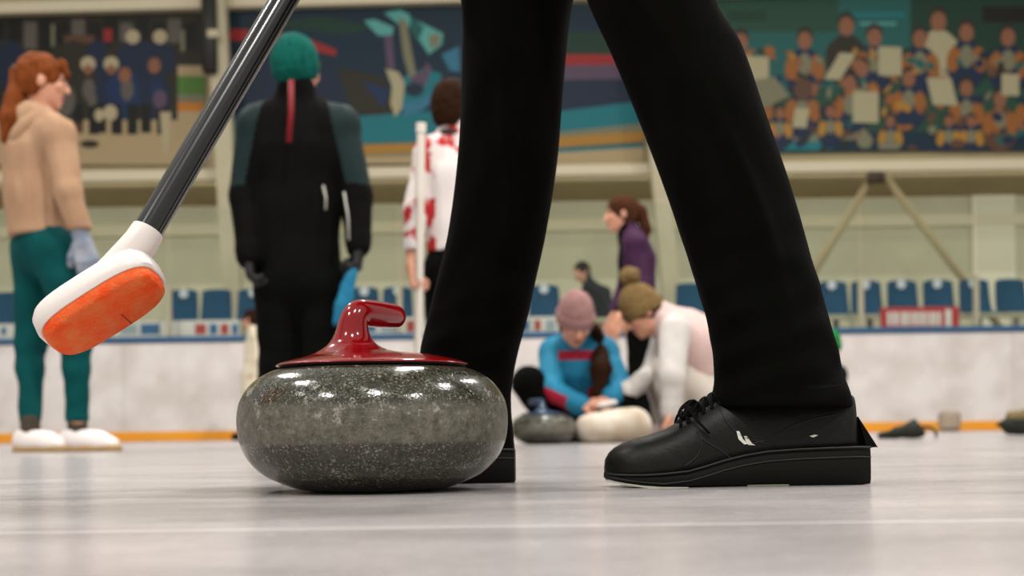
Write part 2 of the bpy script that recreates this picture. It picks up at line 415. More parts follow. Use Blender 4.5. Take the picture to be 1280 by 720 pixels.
# banners on the handrail
def flat(b, pts, Y, layer, m): b.poly([at(px, py, Y - .0006*layer) for px, py in pts], m)
def ell_pts(cx, cy, rx, ry, n=16, rot=0):
    return [(cx + rx*math.cos(t)*math.cos(rot) - ry*math.sin(t)*math.sin(rot), cy + rx*math.cos(t)*math.sin(rot) + ry*math.sin(t)*math.cos(rot)) for t in [2*math.pi*k/n for k in range(n)]]
def sheet(name, x0, y0, x1, y1, Y, m, label, cat, t=.012):
    a = at(x0, (y0), Y); c = at(x1, y1 + 0, Y); zt = at((x0+x1)/2, y0, Y)[2]; zb = at((x0+x1)/2, y1, Y)[2]
    b = MB(); b.box((a[0], Y-t, zb), (c[0], Y, zt), bev=.003)
    return tag(b.build(name, m, smooth=False), label, cat)
M_red = mat('banner_red', (176,40,44), .6, .2); M_wh = mat('print_white', (214,206,200), .6, .2)
yb_ = yr - .03
r = sheet('rail_banner', 1100, 384, 1199, 411, yb_, M_red, 'red rail banner with blurred white lettering below the seats', 'banner')
b = MB()
xs = 1109
for w in (5,6,3,7,4,6,6,4,7,5):
    p0, p1 = at(xs, 390, yb_-.014), at(xs+w, 407, yb_-.014); b.box((p0[0], yb_-.016, p1[2]), (p1[0], yb_-.011, p0[2]), bev=.006); xs += w+1.6
p0, p1 = at(1181, 387, yb_), at(1189, 408, yb_); b.box((p0[0], yb_-.016, p1[2]), (p1[0], yb_-.011, p0[2]), bev=.006)
b.build('white_lettering', M_wh, r, smooth=False)
M_pb = mat('print_blue', (44,96,140), .6, .2); M_pr = mat('print_red', (170,60,58), .6, .2); M_pg = mat('print_grey', (150,160,165), .6, .2)
for x0, x1, y0, y1, lab, blocks in (
  (-20, 34, 405, 424, 'pale rail banner at the left picture edge behind the teal trousers', [(2,8,1),(20,30,2)]),
  (140, 300, 401, 423, 'long pale rail banner with blue and red patches behind the broom head', [(150,172,3),(176,200,1),(222,240,0),(244,258,2),(262,272,1),(276,286,2),(290,298,1)]),
  (440, 540, 397, 420, 'pale rail banner seen under the red stone handle', [(446,470,1),(476,500,3),(508,520,2)]),
  (636, 700, 396, 418, 'pale rail banner left of the girl in the mauve beanie', [(645,662,1),(668,676,2),(682,694,3)])):
    r = sheet('rail_banner', x0, y0, x1, y1, yb_, M_wh, lab, 'banner', .01)
    for u0, u1, k in blocks:
        b = MB(); p0, p1 = at(u0, y0+4, yb_), at(u1, y1-5, yb_); b.box((p0[0], yb_-.014, p1[2]), (p1[0], yb_-.009, p0[2]), m=k, bev=.004)
        b.build('printed_patch', [M_wh, M_pb, M_pr, M_pg], r, smooth=False)

# ------------------------------------------------------------------ printed banners between the beams
YP = YF + .03
PAL = dict(dark=(40,36,26), navy=(22,34,54), blue=(20,42,76), grey=(86,80,72), skin=(128,84,60), bone=(166,152,122), tan=(160,140,104), green=(74,112,44), orange=(176,108,34),
 gold=(156,112,42), teal=(18,104,112), deep=(16,38,52), aqua=(82,150,142), sky=(48,104,128), mauve=(82,66,84), red=(140,36,36), gr1=(30,66,50), gr2=(22,52,38), gr3=(26,84,78), black=(18,18,14), cream=(158,150,118), org2=(138,84,36), nav2=(20,36,60), brn=(84,58,42), pale=(112,110,86))
PK = list(PAL); PM = [mat('ink_'+k, PAL[k], .55, .25) for k in PK]
def ink(k): return PK.index(k)
def banner(x0, x1, y0, y1, base, label, draw):
    r = sheet('printed_banner', x0, y0, x1, y1, YP, PM[ink(base)], label, 'banner', .02); b = MB()
    Y = YP - .022
    cnt = [0]
    def nxt(): cnt[0] += 1; return cnt[0]*.05
    draw(lambda pts, k, l=1: flat(b, [(min(max(px, x0+1), x1-1), min(max(py, y0+1), y1-1)) for px, py in pts], Y, l+nxt(), ink(k)))
    b.build('printed_picture', PM, r, smooth=False)
def rect(a, c, d, e): return [(a,c),(d,c),(d,e),(a,e)]
def team_left(P):
    P(rect(-40,150,258,208), 'tan', 1); P([(-40,172),(60,165),(160,172),(258,168),(258,208),(-40,208)], 'tan', 2)
    for k in range(14): P(rect(-30+k*20, 26+3*math.sin(k*3), -14+k*20, 56+8*math.sin(k*5)), 'grey' if k % 3 == 0 else 'black', 1)
    P(rect(80,44,118,54), 'brn', 2); P(rect(130,36,140,52), 'red', 2); P(rect(226,38,231,64), 'pale', 2); P(rect(64,30,68,58), 'pale', 2)
    for x in (-12, 14, 92, 122, 148, 178, 204): P(ell_pts(x, 84, 19, 34), 'navy' if x % 4 else 'dark', 2)
    for x in (166, 200): P(ell_pts(x, 46, 9, 9), 'bone', 4); P(ell_pts(x, 74, 20, 24), 'navy', 3)
    for i, x in enumerate((108, 137, 156, 193)):
        P(ell_pts(x, 118, 20, 32), ('dark','navy','blue','navy')[i], 4); P(rect(x-17,130,x-4,166), 'black', 4); P(rect(x+3,130,x+16,168), 'black', 4)
        if i < 2: P(ell_pts(x+2, 80, 9.5, 9.5), 'bone', 6); P(ell_pts(x+2, 87, 6, 6), 'skin', 7)
        else: P(ell_pts(x, 82 if i == 3 else 94, 8, 10), 'skin', 6)
        P(ell_pts(x+3, 112, 8, 14), 'grey' if i % 2 == 0 else 'blue', 5)
    P(ell_pts(138,141,9,10), 'bone', 7); P(ell_pts(124,144,6,8), 'bone', 7); P(ell_pts(115,124,6,9), 'grey', 7)
    P([(200,140),(214,140),(212,176),(206,200),(202,170)], 'bone', 7); P(ell_pts(200,124,9,12), 'mauve', 8); P(rect(214,100,222,150), 'dark', 5)
    P(ell_pts(80,125,14,22), 'grey', 3); P(ell_pts(112,180,12,5), 'dark', 5); P(ell_pts(90,160,14,8), 'brn', 5)
    P(rect(222,82,258,95), 'tan', 3); P(rect(222,95,258,118), 'green', 4); P(rect(222,118,258,128), 'pale', 3); P(rect(222,128,258,139), 'orange', 4); P(rect(222,139,258,170), 'tan', 3)
banner(-60, 257, 19, 207, 'dark', 'dark printed banner of a seated ice hockey team in white helmets', team_left)
def skater(P):
    P(rect(286,10,575,60), 'deep', 1); P([(286,36),(330,38),(380,46),(420,62),(420,70),(360,56),(286,50)], 'red', 2); P([(330,30),(400,20),(470,34),(430,44)], 'gr2', 2)
    P([(286,60),(360,60),(420,90),(440,150),(286,160)], 'navy', 2); P([(420,84),(480,96),(500,150),(440,140)], 'dark', 2); P([(452,100),(486,112),(480,136)], 'blue', 3)
    P([(286,150),(440,146),(575,136),(575,165),(740,128),(805,120),(805,156),(690,170),(575,176),(286,182)], 'teal', 3)
    P([(286,184),(575,176),(690,166),(805,154),(805,178),(690,186),(575,196),(286,200)], 'pale', 4); P([(690,172),(805,164),(805,177),(690,184)], 'gold', 5); P([(440,182),(575,178),(575,188),(440,194)], 'gold', 5)
    P([(690,187),(805,180),(805,186),(690,192)], 'teal', 6); P([(286,200),(805,188),(805,195),(286,207)], 'tan', 6)
    P([(690,40),(770,40),(770,68),(690,68)], 'gr2', 3); P([(690,68),(805,68),(805,82),(690,84)], 'red', 4); P([(690,82),(805,80),(805,100),(690,104)], 'mauve', 4); P([(690,100),(805,98),(805,126),(690,140)], 'navy', 4)
    P([(660,193),(805,184),(805,207),(660,207)], 'tan', 6); P([(286,204),(575,197),(660,193),(660,207),(286,207)], 'tan', 6)
    # the leaping figure
    P([(455,26),(468,24),(492,34),(490,46),(472,44)], 'aqua', 6); P([(480,16),(500,12),(512,18),(512,34),(498,30)], 'aqua', 6); P([(508,20),(530,30),(554,42),(552,56),(536,68),(524,50)], 'aqua', 7)
    P([(536,44),(550,42),(549,56),(538,62)], 'pale', 8); P([(498,22),(508,26),(514,60),(520,92),(512,98),(504,70)], 'pale', 8); P([(480,44),(490,44),(494,88),(484,86)], 'mauve', 6)
    P([(482,86),(498,90),(506,104),(502,136),(494,146),(488,130),(490,108)], 'cream', 9); P([(504,96),(530,86),(552,92),(548,122),(528,138),(506,146),(500,130)], 'teal', 6); P([(502,128),(522,128),(548,108),(550,118),(530,136),(506,146)], 'sky', 8)
    P([(512,96),(528,88),(534,78),(540,86),(530,110),(516,118)], 'mauve', 7); P([(552,68),(574,58),(575,90),(562,88)], 'sky', 6); P(ell_pts(518,112,12,9), 'deep', 8); P([(514,20),(530,34),(522,52),(512,36)], 'gr3', 8)
banner(286, 806, 8, 206, 'deep', 'dark blue printed banner with a leaping teal skater and yellow stripe', skater)
def team_right(P):
    P(rect(860,0,1060,70), 'gr1', 1); P(rect(900,40,1050,110), 'gr3', 1); P(rect(910,14,958,26), 'gr2', 2); P(rect(1130,-20,1300,80), 'gr2', 1); P(rect(1048,-20,1138,60), 'gr3', 2); P(rect(1060,16,1130,21), 'teal', 3); P(rect(1075,28,1120,31), 'aqua', 3)
    P(rect(1228,8,1300,28), 'black', 3); P(rect(900,165,1300,190), 'deep', 1); P([(970,172),(1080,160),(1090,172),(975,184)], 'pale', 3); P([(975,178),(1040,176),(1040,188),(975,188)], 'teal', 4)
    def man(x, y, s, top, arm, skin='skin', l=3, pale=True):
        P(ell_pts(x, y+46*s, 26*s, 34*s), top, l); P(ell_pts(x-17*s, y+38*s, 9*s, 17*s, rot=.15), arm, l+1); P(ell_pts(x+17*s, y+38*s, 9*s, 17*s, rot=-.15), arm, l+1)
        if pale: P(ell_pts(x, y+34*s, 9*s, 15*s), 'pale', l+2)
        P(ell_pts(x, y-3*s, 11*s, 13*s), 'dark', l+2); P(ell_pts(x, y+3*s, 9.5*s, 12*s), skin, l+3)
    man(1058, 30, 1.0, 'dark', 'dark', pale=False); man(1173, 24, 1.05, 'cream', 'cream', 'skin', pale=False)
    for x, y in ((926,50),(1006,48),(1093,44),(1150,46),(1208,38),(1260,44),(1300,52)): man(x, y, .95, 'nav2', 'org2', l=5)
    for x, y, k in ((944,104,'nav2'),(1003,106,'nav2'),(1078,84,'nav2'),(1062,102,'nav2'),(1136,96,'nav2'),(1208,108,'nav2'),(1250,122,'brn'),(1290,112,'nav2')): man(x, y, .85, k, 'org2', 'skin', l=10)
    for x, y in ((975,140),(1038,138),(1113,150),(1186,150),(1214,150)): man(x, y, .6, 'nav2', 'gold', 'skin', l=15)
    for x0, y0, x1, y1, d in ((932,70,961,101,0),(1040,66,1060,100,10),(1098,58,1127,95,0),(1066,114,1098,154,0),(1162,97,1193,132,-4),(992,135,1010,160,2),(1252,92,1274,120,0)):
        P([(x0+d,y0),(x1+d,y0+1),(x1-d,y1),(x0-d,y1-1)], 'cream', 20)
    g = np.random.default_rng(11)
    for k in range(170):
        x, y = g.uniform(900, 1300), g.uniform(62, 186); c_k = ('nav2','org2','brn','pale','deep','gold','gr3','dark','skin','nav2')[int(g.integers(10))]
        P(ell_pts(x, y, g.uniform(2, 6), g.uniform(3, 9), 8, g.uniform(0, 3)), c_k, 6)
    P(ell_pts(1004,112,12,14), 'brn', 19); P(ell_pts(1081,176,10,10), 'pale', 19); P(rect(1098,178,1125,187), 'pale', 19); P(ell_pts(1197,180,10,6), 'brn', 19)
    P([(940,100),(968,96),(988,120),(950,138)], 'pale', 16)
banner(868, 1330, -14, 190, 'gr1', 'green printed banner of a young hockey team holding up white certificates', team_right)
# black hanging loudspeaker beside the left column
c_ = at(262, 45, 17.45); b = MB(); b.box(c_-np.array([.085,.1,.46]), c_+np.array([.085,.1,.50]), bev=.02)
r = tag(b.build('column_loudspeaker', mat('speaker_black', (26,22,18), .5), off=tuple(c_-np.array([0,0,.46]))), 'narrow black loudspeaker hanging beside the left pale column', 'loudspeaker')
b = MB(); p = at(266,42,17.36); b.box(p-np.array([.07,.02,.05]), p+np.array([.07,.03,.05]), bev=.01); b.build('wall_bracket', M_col, r)
# ------------------------------------------------------------------ curling stones
def granite():
    m = bpy.data.materials.new('granite'); m.use_nodes = True; nt = m.node_tree; N = nt.nodes; L = nt.links; b = N['Principled BSDF']
    tc = N.new('ShaderNodeTexCoord'); src = tc.outputs['Object']
    def ramp(f, p0, c0, p1, c1):
        r = N.new('ShaderNodeValToRGB'); e = r.color_ramp.elements; e[0].position = p0; e[1].position = p1; e[0].color = c0; e[1].color = c1
        L.new(f, r.inputs[0]); return r.outputs[0]
    def noise(scale, det=3, rough=.6):
        t = N.new('ShaderNodeTexNoise'); t.inputs['Scale'].default_value = scale; t.inputs['Detail'].default_value = det; t.inputs['Roughness'].default_value = rough
        L.new(src, t.inputs['Vector']); return t.outputs['Fac']
    def mix(f, a, c, mode='MIX'):
        x = N.new('ShaderNodeMix'); x.data_type = 'RGBA'; x.blend_type = mode
        if isinstance(f, float): x.inputs[0].default_value = f
        else: L.new(f, x.inputs[0])
        for v, i in ((a, 6), (c, 7)):
            if isinstance(v, tuple): x.inputs[i].default_value = v
            else: L.new(v, x.inputs[i])
        return x.outputs[2]
    def math_(op, a, c):
        x = N.new('ShaderNodeMath'); x.operation = op
        for v, i in ((a, 0), (c, 1)):
            if isinstance(v, (int, float)): x.inputs[i].default_value = v
            else: L.new(v, x.inputs[i])
        return x.outputs[0]
    W = (0,0,0,1); O = (1,1,1,1)
    base = ramp(noise(240, 3, .7), .36, lin((27,26,20))+(1,), .64, lin((72,70,58))+(1,))
    base = mix(ramp(noise(38, 3), .35, W, .7, (.6,.6,.6,1)), base, lin((46,44,35))+(1,))
    vo = N.new('ShaderNodeTexVoronoi'); vo.inputs['Scale'].default_value = 190; vo.inputs['Randomness'].default_value = 1; L.new(src, vo.inputs['Vector'])
    spk = math_('MULTIPLY', ramp(noise(430, 2, .5), .56, W, .66, O), ramp(noise(70, 2), .34, W, .55, O))
    vo2 = N.new('ShaderNodeTexVoronoi'); vo2.inputs['Scale'].default_value = 95
    nz = N.new('ShaderNodeTexNoise'); nz.inputs['Scale'].default_value = 160; L.new(src, nz.inputs['Vector'])
    va = N.new('ShaderNodeVectorMath'); va.operation = 'MULTIPLY_ADD'; L.new(nz.outputs['Color'], va.inputs[0]); va.inputs[1].default_value = (.018,.018,.010); L.new(src, va.inputs[2]); L.new(va.outputs[0], vo2.inputs['Vector'])
    spk2 = math_('MULTIPLY', ramp(vo2.outputs['Distance'], .14, O, .28, W), ramp(noise(33, 2), .46, W, .56, O))
    base = mix(math_('MULTIPLY', math_('MAXIMUM', spk, spk2), .66), base, lin((150,148,132))+(1,))
    sp = N.new('ShaderNodeSeparateXYZ'); L.new(src, sp.inputs[0]); z = sp.outputs['Z']
    zz = math_('ADD', z, math_('MULTIPLY', math_('SUBTRACT', noise(70, 2), .5), .002))
    lo = ramp(zz, .0510, W, .0530, O); zz2 = math_('ADD', z, math_('MULTIPLY', math_('SUBTRACT', noise(45, 3), .5), .012)); hi = ramp(zz2, .088, O, .098, W)
    band = math_('MULTIPLY', lo, hi)
    frost = ramp(noise(90, 5, .8), .36, lin((70,67,56))+(1,), .64, lin((126,121,107))+(1,))
    base = mix(math_('MULTIPLY', band, .66), base, frost)
    # chips and scuffs on and just above the band
    sc_ = math_('MULTIPLY', ramp(noise(42, 5, .78), .57, W, .64, O), math_('MULTIPLY', ramp(z, .060, W, .075, O), ramp(z, .118, O, .128, W)))
    base = mix(math_('MULTIPLY', sc_, .55), base, lin((176,174,160))+(1,))
    L.new(base, b.inputs['Base Color'])
    L.new(math_('ADD', math_('ADD', math_('MULTIPLY', band, .32), .14), math_('MULTIPLY', sc_, .25)), b.inputs['Roughness'])
    b.inputs['Specular IOR Level'].default_value = .5
    bp = N.new('ShaderNodeBump'); bp.inputs['Strength'].default_value = .25; bp.inputs['Distance'].default_value = .001
    L.new(math_('ADD', noise(300, 2), math_('MULTIPLY', sc_, 2)), bp.inputs['Height']); L.new(bp.outputs[0], b.inputs['Normal'])
    return m
M_gran = granite()
def make_stone(x, Y, handle_mat, label, ang, group='curling stones'):
    r = empty('curling_stone', (x, Y, 0), label, 'curling stone', group)
    k = .1476/168.5
    prof = [(0,.006),(.050,.006),(.058,.0012),(.064,.0),(.070,.0012),(94*k,.0030),(112*k,.0085),(135*k,.0180),(154*k,.0335),(165*k,.0530),(168.5*k,.0760),(166.5*k,.0930),(162*k,.1035),(153*k,.1150),(141*k,.1240),(124*k,.1315),(112*k,.1340),(90*k,.1352),(0,.1352)]
    pr = [prof[0], prof[1]] + smooth_prof(prof[1:17], 70)[1:] + prof[17:]
    b = MB(); b.lathe([(max(p[0],1e-4), p[1]) for p in pr], (x, Y, 0), 128); b.build('granite_body', M_gran, r, angle=40)
    # thin black disc standing in for the shadow gap, then the handle
    b = MB(); b.lathe([(1e-4,.1345),(.1000,.1345),(.1020,.1355),(.1010,.1368),(1e-4,.1368)], (x, Y, 0), 96); b.build('shadow_gap', mat('shadow_gap_black', (20,18,14), .7), r)
    sd = SDF(.0016); B = np.array((x, Y, 0.)); ca, sa = math.cos(ang), math.sin(ang)
    def W(p): return B + np.array((p[0]*ca - p[1]*sa, p[0]*sa + p[1]*ca, p[2]))
    zc = .1368
    # dished plate: a lens of two ellipsoid-like layers cut flat below
    sd.ell(W((0,0,zc-.0015)), (.1065,.1065,.0135), k=.004); sd.ell(W((0,0,zc-.001)), (.088,.088,.0160), k=.006)
    # flared root, gooseneck and grip in one sweep
    G = [(-.0225,0,.000,.0260),(-.0226,0,.012,.0215),(-.0226,0,.022,.0190),(-.0222,0,.032,.0178),(-.0212,0,.043,.0167),(-.0192,.001,.0525,.0153),(-.0150,.006,.0580,.0153),(-.006,.018,.0592,.0151),(.006,.036,.0590,.0148),(.0165,.054,.0588,.0142),(.0195,.060,.0586,.0136)]
    sd.sweep([W((p[0],p[1],zc+p[2])) for p in G], [p[3] for p in G], k=.034, n=44)
    sd.plane((0,0,.1362),(0,0,-1))
    sobj('handle', sd, handle_mat, r, smooth=2)
    return r
M_hred = mat('handle_red', (132,5,13), .14, .5, coat=.3); M_hblue = mat('handle_blue', (18,48,74), .2, .5, coat=.3)
pS = at(466.5, 520, 1.56)
make_stone(pS[0], 1.56, M_hred, 'big grey granite curling stone with glossy red handle in the foreground', 0)
p2 = at(679, 530, 6.55); make_stone(p2[0], 6.55, M_hblue, 'small blurred granite curling stone with blue handle in front of the seated girl', 1.3)

# ------------------------------------------------------------------ broom
A0 = at(150, 333, 1.50); A1 = at(178, 300, 1.505); A2 = at(356, -2, 1.62)
hd = nrm(A2 - A1); TOP = A2 + hd*.62
br = empty('curling_broom', (A0[0], A0[1], 0), 'black shafted curling broom with white head and orange pad lifted off the ice', 'broom')
l_ = nrm((.84,0,.54)); n_ = nrm((.46,-.45,-.76)); l_ = nrm(l_ - (l_@n_)*n_); w_ = np.cross(n_, l_)
hc = at(134, 396, 1.49)           # centre of the pad face
def HB(p): return hc + l_*p[0] + w_*p[1] - n_*p[2]
def stad(L, Wd, z, n=40, e=.62):
    out = []
    for k in range(n):
        t = 2*math.pi*k/n; c, s = math.cos(t), math.sin(t)
        out.append(HB((L/2*np.sign(c)*abs(c)**e, Wd/2*np.sign(s)*abs(s)**e, z)))
    return out
b = MB(); b.loft([stad(.126,.061,-.001), stad(.132,.068,.003), stad(.134,.070,.012), stad(.132,.068,.016)]); b.build('pad', mat('pad_orange', (236,78,24), .75, .2, (226,120,66), 40, bump=.3, bscale=300), br, angle=50)
b = MB(); b.loft([stad(.137,.073,.012), stad(.142,.077,.015), stad(.142,.077,.031), stad(.135,.069,.039), stad(.100,.040,.044)]); 
M_bw = mat('broom_white', (226,216,210), .35, .4)
hdo = b.build('brush_head', M_bw, br, angle=40)
b = MB(); b.box((.012,-.030,-.0014),(.0135,-.008,.0), M=HB); b.build('pad_seam', mat('seam_dark', (150,50,24), .8), hdo, smooth=False)
b = MB(); e0 = HB((.004,0,.036)); b.tube([e0, lerp(e0, A1, .45), A1 - hd*.004, A1 + hd*.012], [.021,.019,.0185,.0175], 24); b.build('ferrule', M_bw, br, angle=40)
b = MB(); b.tube([A1 - hd*.01, A1 + hd*.05, A2, TOP], [.0155,.0155,.0155,.0155], 32); b.build('shaft', mat('carbon_black', (13,13,12), .2, .6, coat=.4), br, angle=40)

# ------------------------------------------------------------------ people
M_skin = mat('skin_fair', (206,150,122), .55, .35, (196,138,112), 14); M_lip = mat('lips', (166,92,84), .5); M_eye = mat('eye_dark', (40,30,26), .2, .5); M_brow = mat('brow_brown', (84,54,36), .8)
SK = [M_skin, M_lip, M_eye, M_brow]
class Person:
    def __init__(s, J, label, s_=1.0, res=.006, group=None):
        s.J = {k: (np.asarray(v, float) if not isinstance(v, (int, float, str)) else v) for k, v in J.items()}; s.s = s_; s.res = res; J = s.J
        s.root = empty('person', (J['pelvis'][0], J['pelvis'][1], J.get('base', 0)), label, 'person', group)
        f = nrm(J['fwd']); u0 = J.get('hup', Z3); r = nrm(np.cross(f, u0)); u = np.cross(r, f); s.ax = (r, f, u)
        rt = nrm(J['shR'] - J['shL']); up = nrm(J['chest'] - J['pelvis']); s.tf = nrm(np.cross(up, rt)); s.rt = rt; s.waist = J.get('waist', lerp(J['pelvis'], J['chest'], .5))
    def H(s, a, b, c): r, f, u = s.ax; return s.J['head'] + s.s*(r*a + f*b + u*c)
    def sd(s, res=None): return SDF(res or s.res)
    def head(s, d):
        J, k = s.J, s.s
        E = lambda p, r, kk=.02, sub=False: d.ell(s.H(*p), np.array(r)*k, s.ax, kk*k, sub)
        E((0,-.008,.022), (.075,.094,.092)); E((0,.026,-.045), (.056,.062,.068), .03); E((0,.066,-.092), (.020,.018,.016), .025)
        d.rc(s.H(0,.088,.018), s.H(0,.108,-.024), .007*k, .012*k, .014*k); E((-.010,.100,-.028), (.009,.010,.008), .008); E((.010,.100,-.028), (.009,.010,.008), .008)
        for q in (-1, 1):
            E((q*.031,.092,.014), (.017,.014,.011), .012, True); E((q*.031,.078,.012), (.014,.012,.012), .004); E((q*.031,.084,.034), (.020,.009,.007), .012)
            E((q*.038,.070,-.018), (.018,.014,.014), .02); E((q*.077,-.004,-.006), (.011,.020,.031), .008)
        E((0,.086,-.056), (.023,.010,.006), .006); E((0,.085,-.066), (.019,.011,.007), .006)
        d.rc(J['neck'], s.H(0,-.012,-.075), .054*k, .050*k, .03*k)
    def hand(s, d, side, infl=0.):
        J, k = s.J, s.s; w0 = J['wr'+side]; dr = nrm(J['hd'+side]); n = J['hn'+side]; n = nrm(n - (n@dr)*dr); w = np.cross(dr, n)
        th = J.get('th'+side, 1.0); curl = J.get('curl'+side, .35); i = infl
        P = lambda a, b, c: w0 + k*(dr*a + w*b*th + n*c)
        d.rc(w0, P(.03,0,0), (.026+i)*k, (.027+i)*k, .02*k, (n, .72))
        for q, off in enumerate((.034,.0115,-.0115,-.033)):
            L = (.070,.080,.075,.058)[q]; a = P(.088-.004*abs(q-1.2), off, 0)
            d.rc(P(.015, off*.6, 0), a, (.014+i)*k, (.0125+i)*k, .012*k)
            e = dr; p = a; ang = curl*(1+.12*q); spread = w*th*(off*1.4)
            for j, fr in enumerate((.42,.32,.26)):
                ang_j = ang*(j+1)*.8; e = nrm(dr*math.cos(ang_j) + n*math.sin(ang_j) + spread); q2 = p + e*L*fr*k
                d.rc(p, q2, (.0095-.0007*j+i)*k, (.0089-.0007*j+i)*k, .003*k); p = q2
        a = P(.020,.030,.004); m = P(.052,.058,.014+.02*curl); e = P(.082,.066,.022+.05*curl)
        d.rc(P(.01,.012,0), a, (.016+i)*k, (.014+i)*k, .012*k); d.rc(a, m, (.0135+i)*k, (.0108+i)*k, .008*k); d.rc(m, e, (.0105+i)*k, (.0092+i)*k, .003*k)
    def arm(s, d, side, r=(.042,.037,.034,.025), k=.02):
        J, q = s.J, s.s; d.rc(J['sh'+side], J['el'+side], r[0]*q, r[1]*q, k*q); d.rc(J['el'+side], J['wr'+side], r[2]*q, r[3]*q, k*q)
    def leg(s, d, side, r=(.072,.050,.050,.036), k=.03):
        J, q = s.J, s.s; d.rc(J['hip'+side], J['kn'+side], r[0]*q, r[1]*q, k*q)
        m = lerp(J['kn'+side], J['an'+side], .3); d.rc(J['kn'+side], m, r[1]*q*.97, r[2]*q, k*q); d.rc(m, J['an'+side], r[2]*q, r[3]*q, k*q)
    def torso(s, d, r=(.125,.105,.125), sq=.68, k=.05, sh=.058):
        J, q = s.J, s.s; d.rc(J['pelvis'], s.waist, r[0]*q, r[1]*q, k*q, (s.tf, sq)); d.rc(s.waist, J['chest'], r[1]*q, r[2]*q, k*q, (s.tf, sq))
        t = lerp(J['shL'], J['shR'], .5); d.rc(J['chest'], lerp(t, J['neck'], .2), r[2]*q, r[2]*.62*q, k*q, (s.tf, sq)); d.rc(J['shL'], J['shR'], sh*q, None, k*q)
        for e in 'LR': d.rc(J['neck'] + np.array((0,0,-.0)), J['sh'+e], .045*q, .05*q, k*q)
    def body(s, mats=None):
        d = s.sd(); J, q = s.J, s.s; s.head(d); s.torso(d, (.118,.098,.115), .64, sh=.045)
        for e in 'LR':
            s.arm(d, e); s.hand(d, e); s.leg(d, e); td = nrm(J['to'+e]); a = J['an'+e]
            if 'base' not in J: d.rc(a + np.array((0,0,-.03)) - td*.03*q, np.r_[(a + td*.13*q)[:2], .034], .030*q, .022*q, .02)
            else: d.rc(a - td*.03*q, a + td*.13*q - Z3*.03, .030*q, .022*q, .02)
        hd_, ax, k = J['head'], s.ax, s.s
        def mf(c):
            p = (c-hd_)/k; A, B, C = p@ax[0], p@ax[1], p@ax[2]; mi = np.zeros(len(c), int)
            mi[(np.abs(A) < .023) & (C > -.071) & (C < -.051) & (B > .078)] = 1; aa = np.abs(A)
            mi[(np.abs(aa-.031) < .0125) & (np.abs(C-.012) < .006) & (B > .07)] = 2
            mi[(aa > .014) & (aa < .046) & (C > .029) & (C < .038) & (B > .074)] = 3; return mi
        return sobj('body', d, mats or SK, s.root, matfn=mf, smooth=1)
    def top(s, name, m, r=(.155,.142,.158), sq=.72, sh=.078, sl=(.066,.054,.052,.042), arms='LR', hem=None, noise=.0035, matfn=None, extra=None, collar=.075, cuff=.0, seed=0, torso=True):
        d = s.sd(.008); J, q = s.J, s.s
        if torso:
            s.torso(d, r, sq, sh=sh)
            if collar: d.rc(J['neck'] - .02*Z3, lerp(J['neck'], J['head'], .30), collar*q, collar*.9*q, .03*q)
        for e in arms: s.arm(d, e, sl); dd = nrm(J['wr'+e]-J['el'+e]); d.rc(J['wr'+e]-dd*.03, J['wr'+e]+dd*cuff, sl[3]*1.12*q, sl[3]*1.05*q, .008)
        if extra: extra(d)
        if hem is not None: d.plane(*hem)
        return sobj(name, d, m, s.root, noise, 22, seed, matfn)
    def trousers(s, name, m, r=(.090,.066,.062,.050), hip=.150, sq=.74, noise=.0035, cut=None, seed=3, extra=None):
        d = s.sd(.008); J, q = s.J, s.s; mid = lerp(J['hipL'], J['hipR'], .5)
        d.rc(lerp(J['pelvis'], mid, .3), lerp(J['pelvis'], s.waist, .5), hip*q, hip*.92*q, .04, (s.tf, sq)); d.rc(J['hipL'], J['hipR'], r[0]*1.05*q, None, .05)
        for e in 'LR': s.leg(d, e, r)
        if extra: extra(d)
        if cut is not None: d.plane(*cut)
        return sobj(name, d, m, s.root, noise, 20, seed)
    def gloves(s, m, name='glove', infl=.005, sides='LR'):
        for e in sides:
            d = s.sd(.004); s.hand(d, e, infl); dd = nrm(s.J['wr'+e]-s.J['el'+e]); d.rc(s.J['wr'+e]-dd*.04, s.J['wr'+e]+dd*.01, .036*s.s, .034*s.s, .01); sobj(name, d, m, s.root)
    def shoes(s, mu, ms, L=.27, w=.042, h=.10, sides='LR', base=0.):
        for e in sides:
            a = s.J['an'+e]; td = s.J['to'+e]; td = nrm(np.r_[td[:2], 0]); sd_ = np.cross(td, Z3); g = np.r_[a[:2], base]; q = s.s
            P = lambda x, y, z: g + q*(td*x + sd_*y + Z3*z)
            d = SDF(.005); d.rc(P(-.045,0,.050), P(.02,0,.052), .040*q, .042*q, .02, (sd_, .85)); d.rc(P(0,0,.05), P(.09,0,.040), .044*q, .040*q, .03, (sd_, .95)); d.rc(P(.09,0,.038), P(L-.115,0,.030), .040*q, .030*q, .03, (sd_, 1.15)); d.rc(P(-.02,0,.06), P(-.015,0,h), .040*q, .042*q, .02, (sd_, .9))
            d.plane(P(0,0,h+.008), (0,0,1)); d.plane(P(0,0,.018), (0,0,-1)); o = sobj('shoe', d, mu, s.root)
            d = SDF(.005); d.rc(P(-.04,0,.012), P(.07,0,.012), .044*q, .044*q, .02, (sd_, .95)); d.rc(P(.07,0,.012), P(L-.112,0,.012), .046*q, .040*q, .02, (sd_, 1.05)); d.plane(P(0,0,.001), (0,0,-1)); d.plane(P(0,0,.026), (0,0,1))
            sobj('sole', d, ms, o, smooth=0)
            b = MB()
            for i in range(4): b.tube([P(.055+.02*i, -.022, .078-.007*i), P(.06+.02*i, 0, .088-.008*i), P(.055+.02*i, .022, .078-.007*i)], .003, 6)
            b.build('laces', mu, o)
